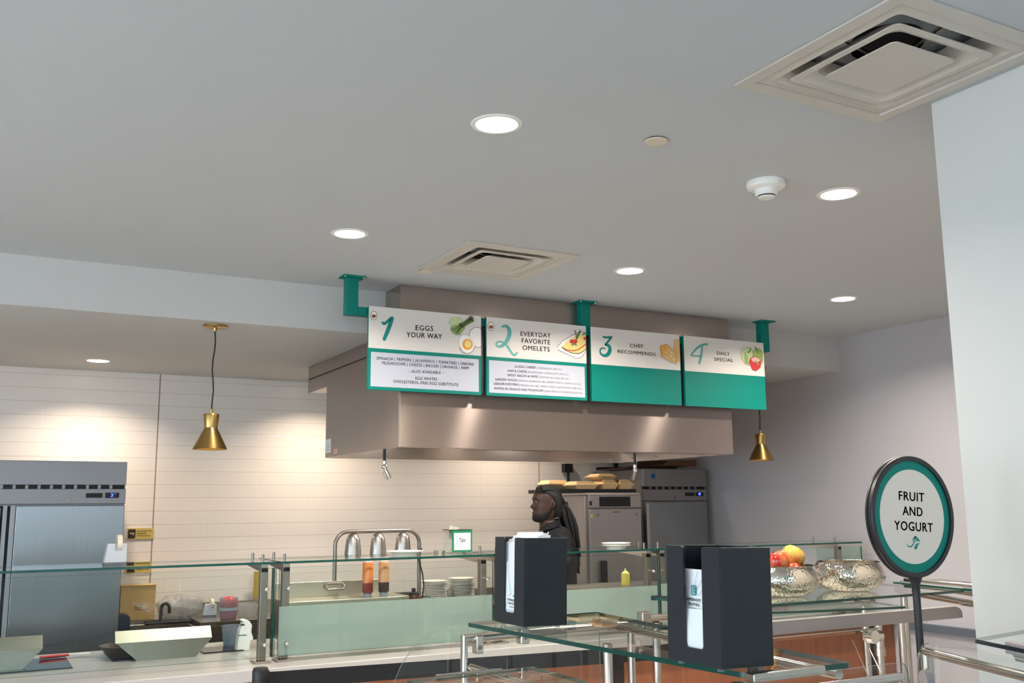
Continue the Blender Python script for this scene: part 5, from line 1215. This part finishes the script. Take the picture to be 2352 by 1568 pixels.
mb = MB(); N2 = (0,-1,0)
def sw(pts, ws): ribbon(mb, [dq(x*.00092, (z-8)*.001, -.0078) for x, z in pts], [w_*.001 for w_ in ws], N2, (0,0,0), 0, 5, False)
sw([(-34,-68),(-26,-75),(-14,-77),(-3,-70),(4,-62),(14,-59),(26,-60)], [1,3,4,4,4,3,1]); sw([(-4,-62),(2,-54),(10,-52),(20,-55),(30,-62)], [2,7,9,7,1]); sw([(2,-78),(8,-80),(12,-74),(18,-69),(26,-66)], [3,9,10,6,1]); sw([(4,-50),(8,-48),(12,-50)], [2,5,1])
obj('leaf_emblem', mb, TEALI, fc, off=ZERO)
obj('pole', MB().tube([(0,0,.012),(0,0,1.40),(0,0,1.435),(0,0,1.455)], [.0105,.0105,.012,.020], 16), SIGNBLK, t, off=ZERO)
obj('base', MB().lathe([(0, 0), (.13, 0), (.13, .008), (.02, .018), (0, .018)], (0,0,0), 40), SIGNBLK, t, off=ZERO)

# ------------------------------------------------------------------ the cook
def skinned(verts, edges, radii, root, sub=2):
    me = bpy.data.meshes.new('tmp'); me.from_pydata(verts, edges, []); o = bpy.data.objects.new('tmp', me); COL.objects.link(o)
    o.modifiers.new('skin', 'SKIN'); s_ = o.modifiers.new('sub', 'SUBSURF'); s_.levels = sub; s_.render_levels = sub
    if not me.skin_vertices: bpy.context.view_layer.objects.active = o; bpy.ops.mesh.customdata_skin_add()
    for i, r in enumerate(radii):
        me.skin_vertices[0].data[i].radius = r if isinstance(r, tuple) else (r, r)
    me.skin_vertices[0].data[root].use_root = True
    dg = bpy.context.evaluated_depsgraph_get(); dg.update()
    ev = bpy.data.meshes.new_from_object(o.evaluated_get(dg))
    vs = [v.co.copy() for v in ev.vertices]; fs = [tuple(p.vertices) for p in ev.polygons]
    bpy.data.objects.remove(o); bpy.data.meshes.remove(ev)
    return vs, fs
YM = 6.56
c = at(1256, 1160, Y=YM)
t = thing('person', 'cook in a black shirt with tied-back dreadlocks and a beard, facing left behind the counter', 'person', (c.x, YM, 0), rz=radians(-14))
def ring_loft(levels, n=28, power=2.2, nose=None):
    """stack of egg-shaped rings: (z, front x, back x, half width)"""
    mb = MB(); vs = []
    for (z, xf, xb, w) in levels:
        for k in range(n):
            a = 2*pi*k/n; ca, sa = cos(a), sin(a)
            cx_ = (xf+xb)/2; hx = (xb-xf)/2
            x = cx_ - hx*(abs(ca)**(2/power))*(1 if ca > 0 else -1); y = w*(abs(sa)**(2/power))*(1 if sa > 0 else -1)
            if nose and ca > 0: x -= nose(z)*math.exp(-(a if a < pi else a-2*pi)**2/.055)
            vs.append((x, y, z))
    fs = [(i*n+k, i*n+(k+1) % n, (i+1)*n+(k+1) % n, (i+1)*n+k) for i in range(len(levels)-1) for k in range(n)]
    fs.append(tuple(range(n-1, -1, -1))); fs.append(tuple((len(levels)-1)*n+k for k in range(n)))
    return mb.add(vs, fs, 0, True)
def interp(tab, z):
    for (z0, v0), (z1, v1) in zip(tab, tab[1:]):
        if z0 <= z <= z1:
            f = (z-z0)/(z1-z0); f = f*f*(3-2*f); return v0+(v1-v0)*f
    return tab[0][1] if z < tab[0][0] else tab[-1][1]
nose_t = [(1.632, 0), (1.645, .012), (1.654, .027), (1.664, .024), (1.69, .006), (1.705, .0), (1.714, .006), (1.73, 0)]
lip_t = [(1.592, 0), (1.602, .009), (1.609, .004), (1.617, .010), (1.626, 0)]
def nose(z): return max(interp(nose_t, z) if 1.632 <= z <= 1.73 else 0, interp(lip_t, z)*1.2 if 1.592 <= z <= 1.626 else 0)
keys = [(1.50, -.055, .075, .058), (1.535, -.058, .07, .056), (1.555, -.085, .055, .050), (1.57, -.102, .06, .056), (1.60, -.108, .075, .064), (1.625, -.106, .085, .069), (1.655, -.108, .095, .073), (1.69, -.103, .102, .076), (1.712, -.112, .104, .077), (1.74, -.108, .104, .076), (1.77, -.088, .095, .068), (1.79, -.055, .078, .052), (1.803, -.01, .04, .025)]
lv = []
z = 1.50
while z <= 1.8031:
    lv.append((z, interp([(k[0], k[1]) for k in keys], z), interp([(k[0], k[2]) for k in keys], z), interp([(k[0], k[3]) for k in keys], z))); z += .006
head = ring_loft(lv, 36, 2.15, nose)
V = {}; verts = []; edges = []; rad = []
def jv(name, p, r, prev=None):
    V[name] = len(verts); verts.append(p); rad.append(r)
    if prev: edges.append((V[prev], V[name]))
jv('pelvis', (.10, 0, .96), (.11, .15)); jv('waist', (.10, 0, 1.12), (.105, .14), 'pelvis'); jv('chest', (.085, 0, 1.32), (.12, .16), 'waist'); jv('upper', (.065, 0, 1.44), (.085, .12), 'chest')
jv('neck', (.03, 0, 1.51), .058, 'upper'); jv('throat', (.0, 0, 1.58), .055, 'neck')
for s_, sd in ((-1, 'l'), (1, 'r')):
    jv('sh'+sd, (.075, .165*s_, 1.43), .062, 'upper'); jv('el'+sd, (.07, .235*s_, 1.15), .042, 'sh'+sd); jv('wr'+sd, (-.10, .22*s_, .985), .029, 'el'+sd)
    jv('pa'+sd, (-.16, .215*s_, .955), (.032, .020), 'wr'+sd)
    jv('hip'+sd, (.10, .09*s_, .88), .095, 'pelvis'); jv('kn'+sd, (.075, .10*s_, .50), .058, 'hip'+sd); jv('an'+sd, (.10, .105*s_, .10), .042, 'kn'+sd); jv('to'+sd, (-.07, .125*s_, .04), .038, 'an'+sd)
bv, bf = skinned(verts, edges, rad, 0)
mb = MB().add(bv, bf, 0, True); mb.add(head.v, head.f, 0, True)
for s_ in (-1, 1):                                   # fingers rooted in the palm, thumb from its side
    for i, L_f in enumerate((.066, .076, .072, .058)):
        y = .215*s_+s_*(-.027+.018*i); z0 = .948
        mb.tube([(-.155, y, z0), (-.185, y, z0-.012), (-.185-L_f*.45, y, z0-.032), (-.185-L_f*.62, y-.002*s_, z0-.032-L_f*.42)], [.0095,.0088,.0080,.0066], 8)
    mb.tube([(-.125, .195*s_, .955), (-.145, .178*s_, .945), (-.168, .172*s_, .930), (-.188, .176*s_, .918)], [.011,.0105,.0095,.0075], 8)
    mb.tube([(.028, .072*s_, 1.690), (.034, .084*s_, 1.682), (.030, .083*s_, 1.662), (.020, .074*s_, 1.648)], [.012,.014,.012,.009], 10)   # ears
b = obj('body', mb, SKIN, t, off=ZERO)
rm = b.modifiers.new('fuse', 'REMESH'); rm.mode = 'VOXEL'; rm.voxel_size = .0055; rm.use_smooth_shade = True
sm = b.modifiers.new('smooth', 'SMOOTH'); sm.factor = .4; sm.iterations = 2
dg_ = bpy.context.evaluated_depsgraph_get(); dg_.update()
one = bpy.data.meshes.new_from_object(b.evaluated_get(dg_)); b.modifiers.clear(); b.data = one
for p_ in one.polygons: p_.use_smooth = True
bl_ = bmesh.new(); bl_.from_mesh(one); seen = set(); best = []
for v0 in bl_.verts:
    if v0 in seen: continue
    st = [v0]; isl = []; seen.add(v0)
    while st:
        q_ = st.pop(); isl.append(q_)
        for e_ in q_.link_edges:
            w_ = e_.other_vert(q_)
            if w_ not in seen: seen.add(w_); st.append(w_)
    if len(isl) > len(best): best = isl
keep = set(best); bmesh.ops.delete(bl_, geom=[v for v in bl_.verts if v not in keep], context='VERTS'); bl_.to_mesh(one); bl_.free()
EYEW = mat('eye_white', (120, 108, 102), .4)
for s_ in (-1, 1):
    e_ = obj('eye', MB().ball((-.0905, .031*s_, 1.694), .0115, n=16), EYEW, t, off=ZERO)
    obj('iris', MB().ball((-.0977, .031*s_, 1.694), .0055, n=12), RUBBER, e_, off=ZERO)
    obj('eyebrow', MB().tube([(-.109, .014*s_, 1.716), (-.104, .034*s_, 1.721), (-.090, .052*s_, 1.716)], [.003,.0045,.003], 8), HAIR, t, off=ZERO)
obj('mouth', MB().tube([(-.100, -.026, 1.6075), (-.1105, -.012, 1.609), (-.1125, 0, 1.609), (-.1105, .012, 1.609), (-.100, .026, 1.6075)], [.002,.0035,.004,.0035,.002], 8), mat('lips', (92, 48, 44), .5), t, off=ZERO)
bl = [(1.540, -.075, .02, .034), (1.548, -.102, .03, .046), (1.56, -.115, .035, .055), (1.58, -.116, .045, .063), (1.598, -.112, .05, .068), (1.612, -.075, .05, .071), (1.63, -.045, .045, .074), (1.655, -.01, .042, .077)]
obj('beard', ring_loft(bl, 28, 2.2), HAIR, t, off=ZERO)
hl = [(1.575, .045, .112, .05), (1.61, .030, .118, .068), (1.65, .022, .122, .080), (1.69, .012, .124, .084), (1.715, -.002, .122, .085), (1.735, -.030, .120, .084), (1.755, -.070, .116, .081), (1.772, -.096, .110, .075), (1.788, -.088, .100, .066), (1.805, -.05, .078, .048), (1.816, -.01, .045, .022)]
hr = obj('hair', ring_loft(hl, 32, 2.2), HAIR, t, off=ZERO)
rnd = random.Random(11)
for i in range(16):
    a = -1.25+2.5*i/15; y0 = .074*sin(a); z0 = 1.765+.045*cos(a)
    obj('dreadlock', MB().tube([(-.088+.06*abs(sin(a)), y0*.85, z0-.012-.02*abs(sin(a))), (-.05, y0, z0+.004), (.02, y0*.98, z0+.008), (.085, y0*.8, z0-.03), (.125, y0*.45, 1.70), (.14, y0*.25, 1.665)], [.008,.010,.011,.011,.011,.011], 8), HAIR, hr, off=ZERO)
obj('hair_tie', MB().tube([(.132, 0, 1.685), (.146, 0, 1.660)], .032, 14), SIGNBLK, hr, off=ZERO)
for i in range(16):
    y = -.048+.096*i/15; L_ = rnd.uniform(.06, .17); x0_ = .128-.5*y*y/.05
    obj('dreadlock', MB().tube([(x0_-.03, y*.9, 1.70), (x0_+.008, y, 1.64), (x0_+.012+rnd.uniform(0,.012), y*1.05, 1.575), (x0_+.035, y*1.1, 1.52), (x0_+.062, y*1.2, 1.50-L_*.6), (x0_+.078, y*1.25, 1.50-L_)], [.012,.0135,.0135,.0125,.011,.007], 8), HAIR, hr, off=ZERO)
for i in range(18):
    y = rnd.uniform(-.05, .05); L_ = rnd.uniform(.26, .46); sp = rnd.uniform(0, .035)
    obj('dreadlock', MB().tube([(.135, y*.4, 1.68), (.160+sp*.4, y*.6, 1.63), (.170+sp, y, 1.56), (.185+sp, y*1.2, 1.50), (.205+sp*.8, y*1.4, 1.50-L_*.45), (.212+sp*.7, y*1.5, 1.52-L_*.8)], [.011,.012,.012,.012,.011,.008], 8), HAIR, hr, off=ZERO)
verts, edges, rad, V = [], [], [], {}
jv('hem', (.10, 0, .90), (.135, .175)); jv('waist', (.10, 0, 1.10), (.130, .165), 'hem'); jv('chest', (.085, 0, 1.31), (.145, .185), 'waist'); jv('upper', (.068, 0, 1.43), (.105, .14), 'chest'); jv('collar', (.045, 0, 1.495), (.078, .080), 'upper')
for s_, sd in ((-1, 'l'), (1, 'r')):
    jv('sh'+sd, (.075, .165*s_, 1.425), .080, 'upper'); jv('up'+sd, (.073, .205*s_, 1.30), .066, 'sh'+sd); jv('sl'+sd, (.070, .230*s_, 1.19), .062, 'up'+sd)
sv, sf = skinned(verts, edges, rad, 0)
obj('shirt', MB().add(sv, sf, 0, True), SHIRT, t, off=ZERO)
cl = MB(); nn = 24; cv = []
for k in range(nn):
    a = 2*pi*k/nn
    for (r1, r2, z, sh_) in ((.066, .070, 1.545, 0), (.078, .082, 1.500, -.006), (.084, .088, 1.498, -.006), (.072, .076, 1.548, 0)): cv.append((.028+sh_-r1*cos(a), r2*sin(a), z-.028*cos(a)*.8))
cl.add(cv, [(k*4+i, k*4+(i+1) % 4, ((k+1) % nn)*4+(i+1) % 4, ((k+1) % nn)*4+i) for k in range(nn) for i in range(4)], 0, True)
obj('shirt_collar', cl, SHIRT, t, off=ZERO)
from mathutils.bvhtree import BVHTree
tree = BVHTree.FromPolygons([tuple(v) for v in sv], sf); M_ = Matrix.Translation(t.location) @ Matrix.Rotation(radians(-14), 4, 'Z'); Mi = M_.inverted()
o_ = Mi @ Vector((0, 0, EYE)); d_ = (Mi @ at(1258, 1229, Y=YM)) - o_
hit, nr, _i, _d = tree.ray_cast(o_, d_.normalized())
if hit:
    ax = Vector((0, 0, 1)).cross(nr).normalized(); az = nr.cross(ax).normalized(); pb = hit+nr*.002
    obj('name_badge', MB().prism([pb+ax*.011-az*.030, pb-ax*.011-az*.030, pb-ax*.011+az*.026, pb+ax*.011+az*.026], nr*.003), WHITE, t, off=ZERO)
verts, edges, rad, V = [], [], [], {}
jv('pelvis', (.10, 0, .95), (.125, .165))
for s_, sd in ((-1, 'l'), (1, 'r')):
    jv('hip'+sd, (.10, .09*s_, .86), .105, 'pelvis'); jv('kn'+sd, (.078, .10*s_, .50), .075, 'hip'+sd); jv('an'+sd, (.10, .105*s_, .09), .062, 'kn'+sd)
tv, tf = skinned(verts, edges, rad, 0)
obj('trousers', MB().add(tv, tf, 0, True), TROUS, t, off=ZERO)
for s_ in (-1, 1):
    verts, edges, rad, V = [], [], [], {}
    jv('heel', (.13, .105*s_, .05), (.046, .046)); jv('mid', (.03, .112*s_, .048), (.046, .046), 'heel'); jv('toe', (-.10, .125*s_, .040), (.040, .040), 'mid')
    v_, f_ = skinned(verts, edges, rad, 1); mn = min(p.z for p in v_)
    obj('shoe', MB().add([(p.x, p.y, p.z-mn) for p in v_], f_, 0, True), RUBBER, t, off=ZERO)
bpy.context.view_layer.update()
